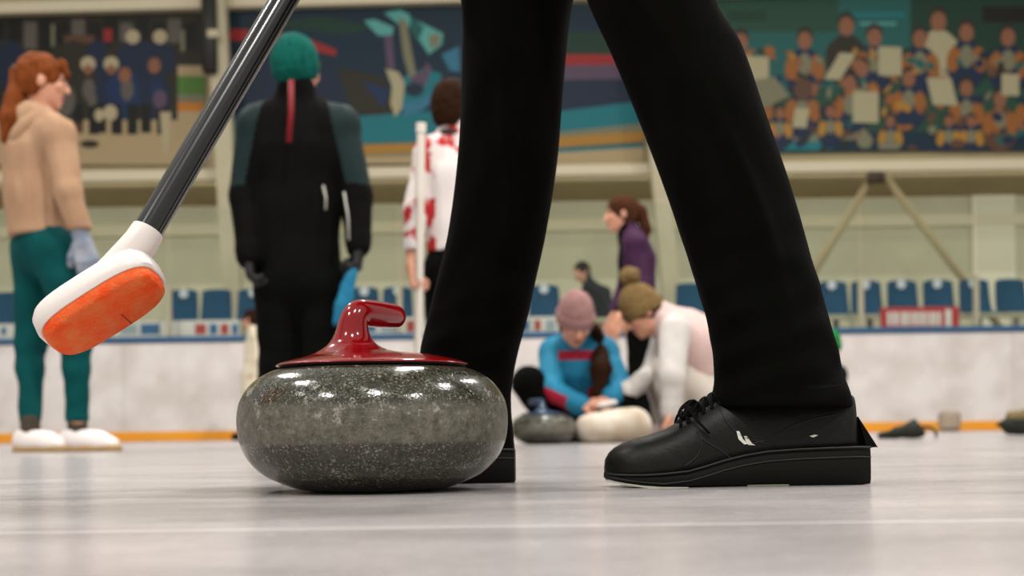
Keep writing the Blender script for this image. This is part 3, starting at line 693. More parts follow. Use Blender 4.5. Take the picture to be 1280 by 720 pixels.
    def cap_hair(s, m, pts=(), name='hair', fringe=0, extra=None, back=-.10, noise=.003):
        d = s.sd(.005); k = s.s
        d.ell(s.H(0,-.014,.028), np.array((.086,.102,.098))*k, s.ax, .01); d.ell(s.H(0,-.05,-.03), np.array((.074,.062,.09))*k, s.ax, .03)
        # face opening
        d.ell(s.H(0,.108,-.042), np.array((.060,.075,.076))*k, s.ax, .012, True)
        if fringe:
            for q in (-.035,-.012,.012,.035): d.rc(s.H(q,.074,.085), s.H(q*1.25,.102,.052-abs(q)*.4), .020*k, .010*k, .012*k)
        d.plane(s.H(0,0,back), -s.ax[2])
        for a, b_, ra, rb in pts: d.rc(a, b_, ra, rb, .02*k)
        return sobj(name, d, m, s.root, noise, 60, 5)
    def beanie(s, m, tilt=.0, name='knit_hat', low=-.005, brim=True, extra=None, tall=.02):
        d = s.sd(.005); k = s.s; c = s.H(0,-.012,.030); d.ell(c, np.array((.092,.108,.098+tall))*k, s.ax, .01)
        un = nrm(s.ax[2] + s.ax[1]*(-.18+tilt))
        d.plane(s.H(0,0,low), -un); o = sobj(name, d, m, s.root, .0012, 120)
        if brim:
            d = s.sd(.005); d.ell(c, np.array((.098,.114,.104+tall))*k, s.ax, .01); d.plane(s.H(0,0,low-.006), -un); d.plane(s.H(0,0,low+.05), un); sobj('hat_brim', d, m, o, .0015, 120)
        return o
def A(d): return {k: (at(*v) if isinstance(v, tuple) and len(v) == 3 and max(abs(x) for x in v) > 20 else v) for k, v in d.items()}
DN = (0,0,-1)
def gz(px, Y, z):
    p = at(px, 540, Y); p[2] = z; return p
def box_color(*rules):
    def f(c):
        mi = np.zeros(len(c), int)
        for fn, k in rules: mi[fn(c)] = k
        return mi
    return f
# --- woman in the beige hoodie (left)
M_hood = mat('hoodie_beige', (172,138,110), .9, .08, (160,126,100), 9, bump=.15, bscale=220)
M_teal = mat('joggers_teal', (6,74,74), .85, .1, (4,63,64), 8, bump=.15, bscale=200)
M_hairg = mat('hair_ginger', (122,62,24), .7, .08, (92,44,16), 26, stretch=(4,4,.7), bump=.3, bscale=30)
M_glg = mat('glove_grey', (150,152,162), .8, .2, (104,126,150), 14); M_sock = mat('sock_grey', (70,62,54), .9, .1); M_shw = mat('shoe_white', (224,216,212), .55, .3); M_solt = mat('sole_tan', (164,134,94), .7, .2)
Y = 6.0
J = A(dict(head=(52,103,6.0), fwd=(.93,.32,-.08), neck=(41,146,6.02), chest=(47,190,6.0), waist=(52,245,6.0), pelvis=(55,296,6.0),
  shR=(73,168,5.87), shL=(26,166,6.14), elR=(84,238,5.83), elL=(40,238,6.20), wrR=(103,301,5.85), wrL=(92,292,6.20),
  hdR=(.22,0,-1), hdL=(.3,0,-1), hnR=(-.3,.95,0), hnL=(-.3,-.95,0), thR=-1., thL=1.,
  hipR=(70,316,5.93), hipL=(44,314,6.07), knR=(95,428,5.93), knL=(38,428,6.08)))
J['anR'] = gz(97, 5.97, .085); J['anL'] = gz(38, 6.0, .085); J['toR'] = np.array((1,-.12,0)); J['toL'] = np.array((.9,-.3,0)); J['curlR'] = .3
p = Person(J, 'woman with ginger ponytail in beige hoodie and teal joggers standing at left')
p.body()
hem_p = at(52, 296, 6.0)
p.top('hoodie', M_hood, r=(.160,.148,.150), sq=.90, sh=.076, sl=(.070,.060,.058,.044), hem=(hem_p, (.02,0,-1)), noise=.009,
  extra=lambda d: (d.rc(p.H(-.05,-.05,-.155), p.H(.05,-.05,-.155), .045, .045, .03),))
d = SDF(.006); d.sweep([p.H(*q) for q in ((.055,.065,-.165),(.098,.01,-.168),(.110,-.045,-.200),(.080,-.080,-.255),(0,-.095,-.292),(-.080,-.080,-.255),(-.110,-.045,-.200),(-.098,.01,-.168),(-.055,.065,-.165))], (.020,.026,.031,.033,.032,.033,.031,.026,.020), k=.02, n=30)
d.ell(p.H(0,-.060,-.225), (.085,.045,.055), p.ax, .03); sobj('hood', d, M_hood, p.root, .004, 28)
p.trousers('joggers', M_teal, r=(.094,.064,.055,.044), hip=.146, sq=.84, cut=((0,0,.125), DN))
for e in 'LR':
    d = SDF(.005); d.rc(p.J['an'+e]+np.array((0,0,.05)), p.J['an'+e]-np.array((0,0,.04)), .041, .043); sobj('sock', d, M_sock, p.root)
p.shoes(M_shw, M_solt, L=.265, w=.04, h=.085)
p.gloves(M_glg)
ho = p.cap_hair(M_hairg, back=-.07, fringe=1)
d = SDF(.005); a = p.H(0,-.105,.03); q1 = at(19,124,5.94); q2 = at(11,148,5.90); q3 = at(6,174,5.89)
for u, v, ra, rb in ((a,q1,.026,.040),(q1,q2,.040,.038),(q2,q3,.038,.014)): d.rc(u, v, ra, rb, .02)
sobj('ponytail', d, M_hairg, ho, .004, 50)
d = SDF(.004); d.ell(p.H(0,-.112,.030), (.022,.016,.03), p.ax); sobj('hair_tie', d, mat('tie_dark', (70,40,24), .7), ho)

# --- person in black with the green hat, seen from behind
M_blk = mat('jacket_black', (6,6,5), .85, .08, (9,9,7), 9, bump=.15, bscale=150); M_dgr = mat('sleeve_dark_green', (9,31,31), .7, .2)
M_hatg = mat('knit_green', (12,90,80), .9, .1, (7,68,60), 60, bump=.6, bscale=140, stretch=(1,1,.25)); M_rib = mat('ribbon_red', (118,12,22), .6, .3); M_glb = mat('glove_black', (16,16,14), .6, .3)
M_trb = mat('trousers_black', (6,7,5), .9, .06, (9,9,7), 10, bump=.12, bscale=180); M_shb = mat('shoe_black', (22,22,18), .5, .35)
J = A(dict(head=(371,86,5.93), fwd=(.66,.75,-.02), neck=(371,124,5.95), chest=(372,185,5.95), waist=(372,260,5.95), pelvis=(374,335,5.95),
  shL=(322,158,5.95), shR=(424,158,5.95), elL=(307,245,5.93), elR=(444,245,5.93), wrL=(311,320,5.87), wrR=(449,308,5.87),
  hdL=(.12,-.05,-1), hdR=(-.12,-.05,-1), hnL=(1,0,0), hnR=(-1,0,0), thL=-1., thR=1.,
  hipL=(348,360,5.95), hipR=(400,360,5.95), knL=(347,455,5.95), knR=(400,455,5.95)))
J['anL'] = gz(346, 5.97, .085); J['anR'] = gz(402, 5.97, .085); J['toL'] = np.array((-.2,1,0)); J['toR'] = np.array((.25,1,0)); J['curlL'] = .6; J['curlR'] = .9
p = Person(J, 'person in black jacket and green knit hat standing with back turned')
p.body()
xc = J['chest'][0] if not isinstance(J['chest'], tuple) else 0
xc = p.J['chest'][0]; zs = at(372, 190, 5.95)[2]; zw = at(372,235,5.95)[2]
p.top('jacket', [M_blk, M_dgr], r=(.172,.165,.185), sq=.74, sh=.090, sl=(.084,.068,.066,.050), hem=(at(373,356,5.95), DN), noise=.006, collar=.082, extra=lambda d: d.rc(p.J['neck'], p.H(0,-.01,-.075), .072, .066, .03),
  matfn=box_color((lambda c: (np.abs(c[:,0]-xc) > .178 + .11*np.clip((c[:,2]-zs)*-2, -1, 1)) & (c[:,2] > zw), 1)))
p.trousers('trousers', M_trb, r=(.098,.080,.076,.070), hip=.165, sq=.74, cut=((0,0,.06), DN))
p.shoes(M_shb, M_shb, L=.28); p.gloves(M_glb, infl=.006)
p.beanie(M_hatg, tilt=-.02, low=-.048)
b = MB(); a = at(364,100,5.775); c = at(361,178,5.755); m_ = at(364,138,5.74)
b.loft([[x + np.array(o) for o in ((-.011,-.004,0),(.011,-.004,0),(.011,.004,0),(-.011,.004,0))] for x in (a, m_, c)]); b.build('red_ribbon', M_rib, p.root)
for x0, y0, x1, y1 in ((404,232,407,262),(430,240,436,300)):
    b = MB(); b.tube([at(x0,y0,5.80), at((x0+x1)/2+2,(y0+y1)/2,5.79), at(x1,y1,5.80)], .004, 8); b.build('reflective_piping', mat('piping_white', (180,176,164), .5), p.root)
w3_ = lambda *a: np.array(a, float)
# blue cloth held in the right hand
d = SDF(.005); q = [at(446,330,5.84), at(437,352,5.84), at(430,378,5.84), at(424,402,5.85)]
d.sweep(q, (.014,.026,.036,.028)); d.ell(lerp(q[2],q[3],.5)+w3_(.012,-.01,-.01), (.022,.014,.05)); d.plane(q[3]-np.array((0,0,.012)), (.3,0,-1))
V_, Q_ = d.mesh(.003, 60, 4); o = obj('cloth', V_, Q_, mat('cloth_blue', (40,116,148), .85, .1, (30,100,134), 20), off=q[3]); tag(o, 'light blue cloth dangling from the black-gloved right hand', 'cloth')

# --- person in the white and red patterned jacket
M_wr = mat('jacket_white', (216,208,204), .8, .2); 
def patt_mat():
    m = mat('jacket_red_pattern', (214,204,200), .8, .2, (176,44,44), 13); r = [n for n in m.node_tree.nodes if n.type == 'VALTORGB'][0]
    r.color_ramp.elements[0].position = .50; r.color_ramp.elements[1].position = .56; return m
M_patt = patt_mat(); M_hairb = mat('hair_brown', (44,24,12), .75, .05, (34,20,11), 26, stretch=(4,4,.7), bump=.3, bscale=30)
J = A(dict(head=(567,133,6.45), fwd=(.55,.82,-.05), neck=(567,172,6.45), chest=(570,222,6.45), waist=(571,270,6.45), pelvis=(574,325,6.45),
  shL=(537,192,6.42), shR=(606,194,6.55), elL=(519,262,6.36), elR=(622,262,6.5), wrL=(514,334,6.30), wrR=(616,325,6.4),
  hdL=(.12,.0,-1), hdR=(0,0,-1), hnL=(1,-.15,0), hnR=(-1,0,0), thL=-1., hipL=(556,345,6.43), hipR=(594,345,6.5), knL=(556,448,6.42), knR=(596,448,6.5)))
J['anL'] = gz(556, 6.45, .085); J['anR'] = gz(598, 6.5, .085); J['toL'] = J['toR'] = np.array((.55,.82,0)); J['curlL'] = 1.0
p = Person(J, 'person in white jacket with red pattern holding a tall white pole')
p.body()
zsh = at(560,206,6.45)[2]; xs_ = at(546,250,6.45)[0]
p.top('jacket', [M_wr, M_patt], r=(.150,.140,.160), sh=.076, sl=(.068,.056,.054,.042), hem=(at(570,316,6.45), DN), collar=.074,
  matfn=box_color((lambda c: (c[:,2] > zsh) | (c[:,0] < xs_) | (c[:,0] > xs_+.29), 1)))
p.trousers('trousers', M_trb, r=(.096,.080,.075,.068), hip=.152, cut=((0,0,.06), DN)); p.shoes(M_shb, M_shb)
p.cap_hair(M_hairb, back=-.10)
d = SDF(.005); d.ell(p.H(0,-.02,-.135), (.062,.062,.03), p.ax); sobj('neck_warmer', d, mat('warmer_dark', (40,26,24), .8), p.root, .002, 50)
po = empty('broom_pole', gz(523, 6.285, 0), 'tall white pole standing upright beside the red patterned jacket', 'pole')
b = MB(); b.tube([gz(521,6.285,.01), at(526.5,160,6.285)], .0185, 20); b.build('pole_shaft', mat('pole_white', (214,206,194), .4, .4), po, angle=40)
b = MB(); b.tube([at(526.4,166,6.285), at(526.6,154,6.285)], .0225, 20); b.build('end_cap', mat('pole_white', (214,206,194)), po, angle=40)
b = MB(); b.lathe([(.001,0),(.03,0),(.03,.03),(.021,.05),(.001,.05)], gz(521,6.285,0), 24); b.build('rubber_foot', M_shb, po, angle=40)

# --- woman in purple
M_pur = mat('jacket_purple', (60,26,58), .75, .2, (48,20,48), 8); M_hairp = mat('hair_chestnut', (70,40,24), .75, .05, (58,33,20), 26, stretch=(4,4,.7), bump=.3, bscale=30)
J = A(dict(head=(776,268,9.3), fwd=(-1,-.12,-.08), neck=(787,293,9.3), chest=(796,325,9.3), waist=(797,355,9.3), pelvis=(798,388,9.3),
  shL=(795,305,9.12), shR=(790,304,9.47), elL=(803,356,9.05), elR=(783,352,9.5), wrL=(775,397,9.0), wrR=(768,395,9.42),
  hdL=(-.45,0,-1), hdR=(-.4,0,-1), hnL=(.2,.95,0), hnR=(.2,-.95,0), thL=1., thR=-1., hipL=(800,400,9.2), hipR=(798,400,9.38), knL=(800,470,9.2), knR=(803,470,9.4)))
J['anL'] = gz(803, 9.2, .085); J['anR'] = gz(808, 9.4, .085); J['toL'] = J['toR'] = np.array((-1,-.1,0))
p = Person(J, 'woman with brown ponytail in purple jacket standing behind the two crouching girls')
p.body()
xf = at(783,330,9.3)[0]
p.top('jacket', [M_pur, M_blk], r=(.150,.135,.150), sq=.78, sh=.074, sl=(.066,.056,.054,.043), hem=(at(798,385,9.3), DN),
  matfn=box_color((lambda c: (c[:,0] < xf) & (np.abs(c[:,1]-9.3) < .09), 1)))
p.trousers('trousers', M_trb, r=(.100,.076,.070,.060), hip=.150, sq=.84, cut=((0,0,.05), DN)); p.shoes(M_shb, M_shb)
ho = p.cap_hair(M_hairp, back=-.07)
d = SDF(.006); q = [p.H(0,-.095,.06), at(801,264,9.3), at(807,286,9.3), at(806,308,9.3)]
for u, v, ra, rb in zip(q[:-1], q[1:], (.030,.038,.036), (.038,.036,.014)): d.rc(u, v, ra, rb, .02)
sobj('ponytail', d, M_hairp, ho, .004, 45)

# --- seated girl in blue and red
M_bl = mat('jacket_blue', (28,120,152), .7, .25, (22,108,142), 6); M_cr = mat('jacket_crimson', (156,22,48), .7, .25); M_hatm = mat('knit_mauve', (160,122,118), .9, .15, (140,104,102), 50, bump=.5, bscale=130)
J = A(dict(head=(719,402,7.02), fwd=(.16,-.80,-.58), neck=(722,426,7.19), chest=(722,462,7.24), waist=(719,495,7.29), pelvis=(714,528,7.34),
  shR=(693,441,7.22), shL=(755,441,7.22), elR=(688,487,7.06), elL=(776,487,7.09), wrR=(727,507,6.92), wrL=(763,497,6.94),
  hdR=(.9,-.35,.05), hdL=(-.6,-.3,-.15), hnR=(.1,.2,-1), hnL=(0,.2,-1), thR=-1., thL=1.,
  hipR=(698,522,7.29), hipL=(732,524,7.29), knR=(660,478,7.04), knL=(776,505,7.04)))
J['hup'] = nrm((.1,-.55,.85)); J['pelvis'][-1] if False else None
J['anR'] = gz(690, 7.12, .085); J['anL'] = gz(735, 7.14, .075); J['toR'] = np.array((.9,-.2,0)); J['toL'] = np.array((-.8,-.5,0)); J['curlR'] = .6; J['curlL'] = .6
p = Person(J, 'girl in blue and red jacket and mauve hat sitting on the ice')
p.body()
zc1, zc0 = at(720,439,7.22)[2], at(720,452,7.22)[2]; cx_ = p.J['chest'][0]
def crimson(c):
    a, b_ = p.J['elR'], p.J['wrR']; m = ((c[:,2] < zc1) & (c[:,2] > zc0) & (np.abs(c[:,0]-cx_-.0) < .10))
    for e, sg in (('R',-1),('L',1)):
        a, b_ = p.J['el'+e], p.J['wr'+e]; t = ((c-a)@(b_-a))/((b_-a)@(b_-a)); m |= (t > -.25) & (t < .72) & ((c-a-t[:,None]*(b_-a))[:,2]*1.0 + sg*.0 < .018) & (np.abs(c[:,0]-cx_) > .045)
    return m
p.top('jacket', [M_bl, M_cr], r=(.165,.160,.165), sq=.8, sh=.080, sl=(.074,.064,.060,.046), hem=(at(720,522,7.24), (0,.0,-1)), matfn=box_color((crimson, 1)))
p.trousers('trousers', M_trb, r=(.090,.078,.072,.058), hip=.150); p.shoes(M_shb, M_shb, L=.25)
ho = p.cap_hair(M_hairb, back=-.09)
d = SDF(.006); q = [p.H(-.072,-.01,-.03) if False else at(744,412,7.08), at(750,432,7.24), at(751,462,6.97), at(747,492,6.94)]
for u, v, ra, rb in zip(q[:-1], q[1:], (.026,.040,.052), (.040,.052,.030)): d.rc(u, v, ra, rb, .02)
sobj('long_hair', d, M_hairb, ho, .004, 45)
p.beanie(M_hatm, tilt=.12, low=.0, tall=.035)

# --- squatting girl in the pink vest
M_pink = mat('vest_pink', (202,174,168), .75, .15, (192,164,158), 8); M_swt = mat('sweater_white', (200,194,188), .9, .15, (190,184,178), 14, bump=.2, bscale=160); M_crm = mat('trousers_cream', (196,186,174), .85, .15, (186,176,164), 10)
M_khk = mat('knit_khaki', (122,98,62), .9, .15, (100,80,48), 50, bump=.6, bscale=130); M_pshoe = mat('shoe_dusty_pink', (150,128,122), .7, .2)
J = A(dict(head=(803,391,7.10), fwd=(-.82,-.18,-.55), neck=(829,398,7.12), chest=(862,428,7.16), waist=(880,452,7.18), pelvis=(893,486,7.20),
  shL=(844,414,6.94), shR=(838,408,7.30), elL=(840,470,6.84), elR=(818,465,7.22), wrL=(838,514,6.86), wrR=(783,490,7.02),
  hdL=(-.1,0,-1), hdR=(-.9,-.2,-.25), hnL=(-1,0,0), hnR=(0,-.1,-1), thL=-1., thR=-1., hipL=(886,498,7.10), hipR=(886,498,7.30), knL=(836,462,7.04), knR=(828,466,7.26)))
J['hup'] = nrm((-.5,0,.86)); J['anL'] = gz(843, 7.08, .085); J['anR'] = gz(832, 7.26, .085); J['toL'] = J['toR'] = np.array((-1,-.15,0)); J['curlR'] = .5; J['curlL'] = .2
p = Person(J, 'girl in pink vest and khaki pompom hat squatting behind the black shoe')
p.body()
p.top('sweater', M_swt, torso=False, sl=(.078,.064,.058,.046), noise=.005, extra=lambda d: None)
p.top('vest', M_pink, r=(.165,.165,.178), sq=.86, sh=.058, arms='', collar=.092, noise=.008, hem=(at(884,470,7.19), (.35,0,-1)))
p.trousers('trousers', M_crm, r=(.096,.080,.074,.060), hip=.162, sq=.9, noise=.005); p.shoes(M_pshoe, M_pshoe, L=.25)
p.cap_hair(M_hairb, back=-.09)
h = p.beanie(M_khk, tilt=.1, low=-.01, tall=.03)
d = SDF(.005); c = p.H(0,-.055,.185)
for k in range(40): v = rng.normal(size=3); v /= np.linalg.norm(v); d.ell(c+v*.036, (.018,.018,.018), None, .006)
d.ell(c, (.042,.042,.042)); sobj('pompom', d, M_khk, h, .003, 90)

# cream bag lying in front of the girls
d = SDF(.006); a, c = at(738,530,6.60), at(792,524,6.66); a[2] = .068; c[2] = .080
d.rc(a, c, .066, .084, .02); d.rc(lerp(a,c,.2), c, .070, .080, .03); d.plane((0,0,.002), DN)
V_, Q_ = d.mesh(.006, 22, 9); g_ = lerp(a, c, .5); g_[2] = 0
o = obj('roll_bag', V_, Q_, mat('bag_cream', (202,192,178), .8, .2, (160,142,118), 7), off=g_); tag(o, 'cream soft bag lying on the ice between the two crouching girls', 'bag')
d = SDF(.004); a, c = at(752,507,6.80), at(768,503,6.80); d.rc(a, c, .018, .014); V_, Q_ = d.mesh(.003, 60, 2)
o = obj('paper_tissue', V_, Q_, M_wh, off=a); tag(o, 'small white tissue held between the hands of the girls', 'tissue')

# --- boy in the stand
J = A(dict(head=(727,340,16.6), fwd=(-.75,-.6,-.15), neck=(736,355,16.65), chest=(748,380,16.7), waist=(752,400,16.7), pelvis=(752,420,16.75),
  shL=(756,366,16.5), shR=(734,364,16.85), elL=(764,392,16.45), elR=(728,390,16.8), wrL=(752,408,16.35), wrR=(730,408,16.55),
  hdL=(-.8,-.5,0), hdR=(-.3,-.9,0), hnL=(0,0,-1), hnR=(0,0,-1), hipL=(757,424,16.65), hipR=(744,424,16.8), knL=(738,424,16.25), knR=(722,424,16.4)))
J['anL'] = gz(736, 16.2, 1.0); J['anR'] = gz(720, 16.35, 1.0); J['toL'] = J['toR'] = np.array((-.7,-.7,0)); J['base'] = .92
p = Person(J, 'dark haired boy in navy sweater sitting in the stand behind the boards', res=.008)
p.body(); p.top('sweater', mat('sweater_navy', (24,28,36), .85, .15), sh=.076, hem=(at(750,424,16.7), DN)); p.trousers('trousers', M_trb); p.shoes(M_shb, M_shb, base=.92)
p.cap_hair(mat('hair_black', (22,15,10), .75, .05), back=-.08)

# --- child in cream coat
Yc = 14.6
J = A(dict(head=(313,399,Yc), fwd=(-.85,.2,-.1), neck=(318,413,Yc), chest=(321,432,Yc), waist=(321,450,Yc), pelvis=(321,470,Yc),
  shL=(321,421,Yc-.12), shR=(317,421,Yc+.13), elL=(322,448,Yc-.16), elR=(316,446,Yc+.16), wrL=(316,466,Yc-.14), wrR=(310,462,Yc+.14),
  hdL=(-.3,0,-1), hdR=(-.3,0,-1), hnL=(0,1,0), hnR=(0,-1,0), hipL=(322,476,Yc-.06), hipR=(320,476,Yc+.06), knL=(320,510,Yc-.06), knR=(319,510,Yc+.06)))
J['anL'] = gz(321, Yc-.06, .07); J['anR'] = gz(320, Yc+.06, .07); J['toL'] = J['toR'] = np.array((-1,.1,0))
p = Person(J, 'brown haired child in a cream coat standing by the boards behind the person in black', s_=.82, res=.008)
p.body(); p.top('coat', mat('coat_cream', (214,202,178), .85, .15), r=(.175,.165,.160), sq=.85, sh=.08, hem=(at(321,492,Yc), DN), extra=lambda d: d.rc(p.J['pelvis'], p.J['pelvis']-np.array((0,0,.16)), .15, .16, .05))
p.trousers('trousers', M_trb, r=(.095,.075,.07,.06)); p.shoes(M_shb, M_shb, L=.25)
p.cap_hair(M_hairb, back=-.11)

# --- child in green hat, almost hidden behind the front trouser leg
Yc = 9.2
J = A(dict(head=(1035,436,Yc), fwd=(.6,-.72,-.3), neck=(1029,458,Yc+.05), chest=(1027,480,Yc+.08), waist=(1025,497,Yc+.1), pelvis=(1023,515,Yc+.12),
  shR=(1007,468,Yc+.02), shL=(1046,468,Yc+.1), elR=(1003,496,Yc-.1), elL=(1049,496,Yc), wrR=(1017,512,Yc-.22), wrL=(1039,512,Yc-.2),
  hdR=(.7,-.4,-.3), hdL=(-.7,-.4,-.3), hnR=(0,0,-1), hnL=(0,0,-1), hipR=(1013,516,Yc+.08), hipL=(1033,516,Yc+.14), knR=(1011,494,Yc-.18), knL=(1037,494,Yc-.14)))
J['anR'] = gz(1013, Yc-.02, .075); J['anL'] = gz(1035, Yc+.0, .075); J['toR'] = J['toL'] = np.array((.3,-1,0))
p = Person(J, 'child in green knit hat peeking out behind the front black trouser leg', s_=.85, res=.008)
p.body(); p.top('jacket', M_blk, sh=.08); p.trousers('trousers', M_trb); p.shoes(M_shb, M_shb, L=.23)
p.cap_hair(M_hairb); p.beanie(mat('knit_bright_green', (24,110,50), .9, .15), low=.0, tall=.03)
# ------------------------------------------------------------------ the sweeper in front
M_trs = mat('sweeper_trousers', (4,4,2), .9, .05, (6,6,4), 14, bump=.06, bscale=200)
M_lea = mat('shoe_leather', (12,12,7), .46, .25, (9,9,5), 30, bump=.08, bscale=90); M_sole = mat('sole_rubber', (12,12,8), .6, .16); M_lace = mat('lace_black', (9,9,7), .85, .1)
YR, YL = 1.575, 1.765
def w3(x, y, z): return np.array((x, y, z), float)
pelv = w3(.06, 1.68, .94)
hl = w3(.02, 1.76, .90); hr = w3(.12, 1.60, .90)
kl = at(648, -10, 1.74); kr = at(812, -5, 1.60)
al = at(562, 515, YL); ar = at(978, 500, YR)
tdir = nrm((-1, -.04, 0))
u1 = A1 + hd*.90 if False else A2 + hd*.50; u2 = A2 + hd*.20
J = dict(head=w3(-.20,1.60,1.50), fwd=(-.9,-.1,-.35), neck=w3(-.13,1.62,1.40), chest=w3(-.04,1.65,1.24), waist=w3(.02,1.67,1.08), pelvis=pelv,
  shR=w3(-.10,1.47,1.33), shL=w3(-.10,1.81,1.33), elR=w3(-.02,1.40,1.07), elL=w3(-.20,1.86,1.10), wrR=u1+w3(.075,-.02,.02), wrL=u2+w3(.02,.085,.02),
  hdR=(-.9,.25,-.1), hdL=(-.2,-.95,-.1), hnR=(.1,.3,-.9), hnL=(-.3,.1,-.9), thR=1., thL=1., curlR=.75, curlL=.75,
  hipL=hl, hipR=hr, knL=kl, knR=kr, anL=al, anR=ar, toL=tdir, toR=tdir)
p = Person(J, 'person in black trousers and black curling shoes sweeping beside the big stone', res=.007)
sw = p.root; _leg = p.leg
p.leg = lambda d, side: _leg(d, side, (.070,.042,.038,.026))
p.body()
p.top('jacket', M_blk, r=(.165,.155,.170), sh=.085, hem=(w3(.06,1.68,.90), DN)); p.cap_hair(M_hairb)
def leg_loft(rows, Y, hip, seed, top_z=.90):
    """horizontal rings: rows of (picture y, left x, right x) turned into world widths at the leg's own distance"""
    R = []
    for (py, xl, xr, Yq) in rows:
        a, c = at(xl, py, Yq), at(xr, py, Yq); m = (a+c)/2; R.append((m[2], m[0], Yq, (c[0]-a[0])/2))
    z1, x1, y1, w1 = R[0]
    R = [(top_z+.05, hip[0], hip[1], .105), (top_z-.1, lerp(hip[0],x1,.28), lerp(hip[1],y1,.28), .104), (.66, lerp(hip[0],x1,.66), lerp(hip[1],y1,.66), .092)] + R
    R = np.array(R); zs = np.linspace(R[0,0], R[-1,0], 150); o = np.argsort(R[:,0])
    def cub(col):
        P = smooth_prof(np.stack([R[:,0], R[:,col]], 1), 900); P = np.array(P); q = np.argsort(P[:,0]); return np.interp(zs, P[q,0], P[q,1])
    X, Yy, Wd = cub(1), cub(2), cub(3); n = 96; rings = []; g = np.random.default_rng(seed)
    ph = g.uniform(0, 6.28, 12)
    for i, z in enumerate(zs):
        t = i/(len(zs)-1); ring = []; low = max(0, (t-.72)/.28)
        for k in range(n):
            a = 2*math.pi*k/n; c, s = math.cos(a), math.sin(a)
            # a crease along the front and soft folds gathering over the shoe
            f = .0016*math.sin(3*a+z*22+ph[0])*math.sin(z*17+ph[1]) + .0012*math.sin(5*a-z*35+ph[2])
            f += low*(.0032*math.sin(z*95+2*a+ph[3])*(.5+.5*math.sin(2*a+ph[4])) + .0018*math.sin(z*160-3*a+ph[5]))
            f += .006*max(0, -s)*math.exp(-((a-4.4-.5*math.sin(z*6))/.16)**2)*(.4+.6*math.sin(z*9+ph[6])**2)
            sx = np.sign(c)*abs(c)**.92; sy = np.sign(s)*abs(s)**.92
            ring.append((X[i] + (Wd[i]+f*abs(s))*sx + f*s*0, Yy[i] + (Wd[i]*.86+f)*sy, z))
        rings.append([np.array(q) for q in ring])
    # turned-in hem
    last = rings[-1]; cc = np.mean(last, axis=0)
    rings.append([cc + (q-cc)*.985 - Z3*.003 for q in last]); rings.append([cc + (q-cc)*.95 - Z3*.001 for q in last]); rings.append([cc + (q-cc)*.93 + Z3*.02 for q in last])
    return rings
rR = [(0,735,893,1.60),(60,762,925,1.60),(150,800,958,1.595),(240,833,988,1.59),(310,857,1009,1.585),(370,876,1027,1.58),(430,890,1043,1.575),(470,893,1054,1.575),(492,891,1060,1.575),(506,889,1064,1.575)]
rL = [(0,576,717,1.74),(100,577,705,1.745),(200,572,697,1.75),(290,560,683,1.755),(350,546,670,1.76),(400,534,659,1.762),(440,525,648,1.765),(480,527,640,1.765),(510,533,639,1.765),(562,549,643.5,1.765)]
b = MB(); b.loft(leg_loft(rR, YR, hr, 1)); b.loft(leg_loft(rL, YL, hl, 2))
n0 = 96; cc = w3(.06,1.68,0)
seat = []
for z, wx, wy in ((.80,.125,.165),(.88,.14,.17),(.97,.135,.15),(1.03,.125,.135)): seat.append([w3(.07+wx*math.cos(2*math.pi*k/64), 1.68+wy*math.sin(2*math.pi*k/64), z) for k in range(64)])
b.loft(seat); tr = b.build('trousers', M_trs, sw)

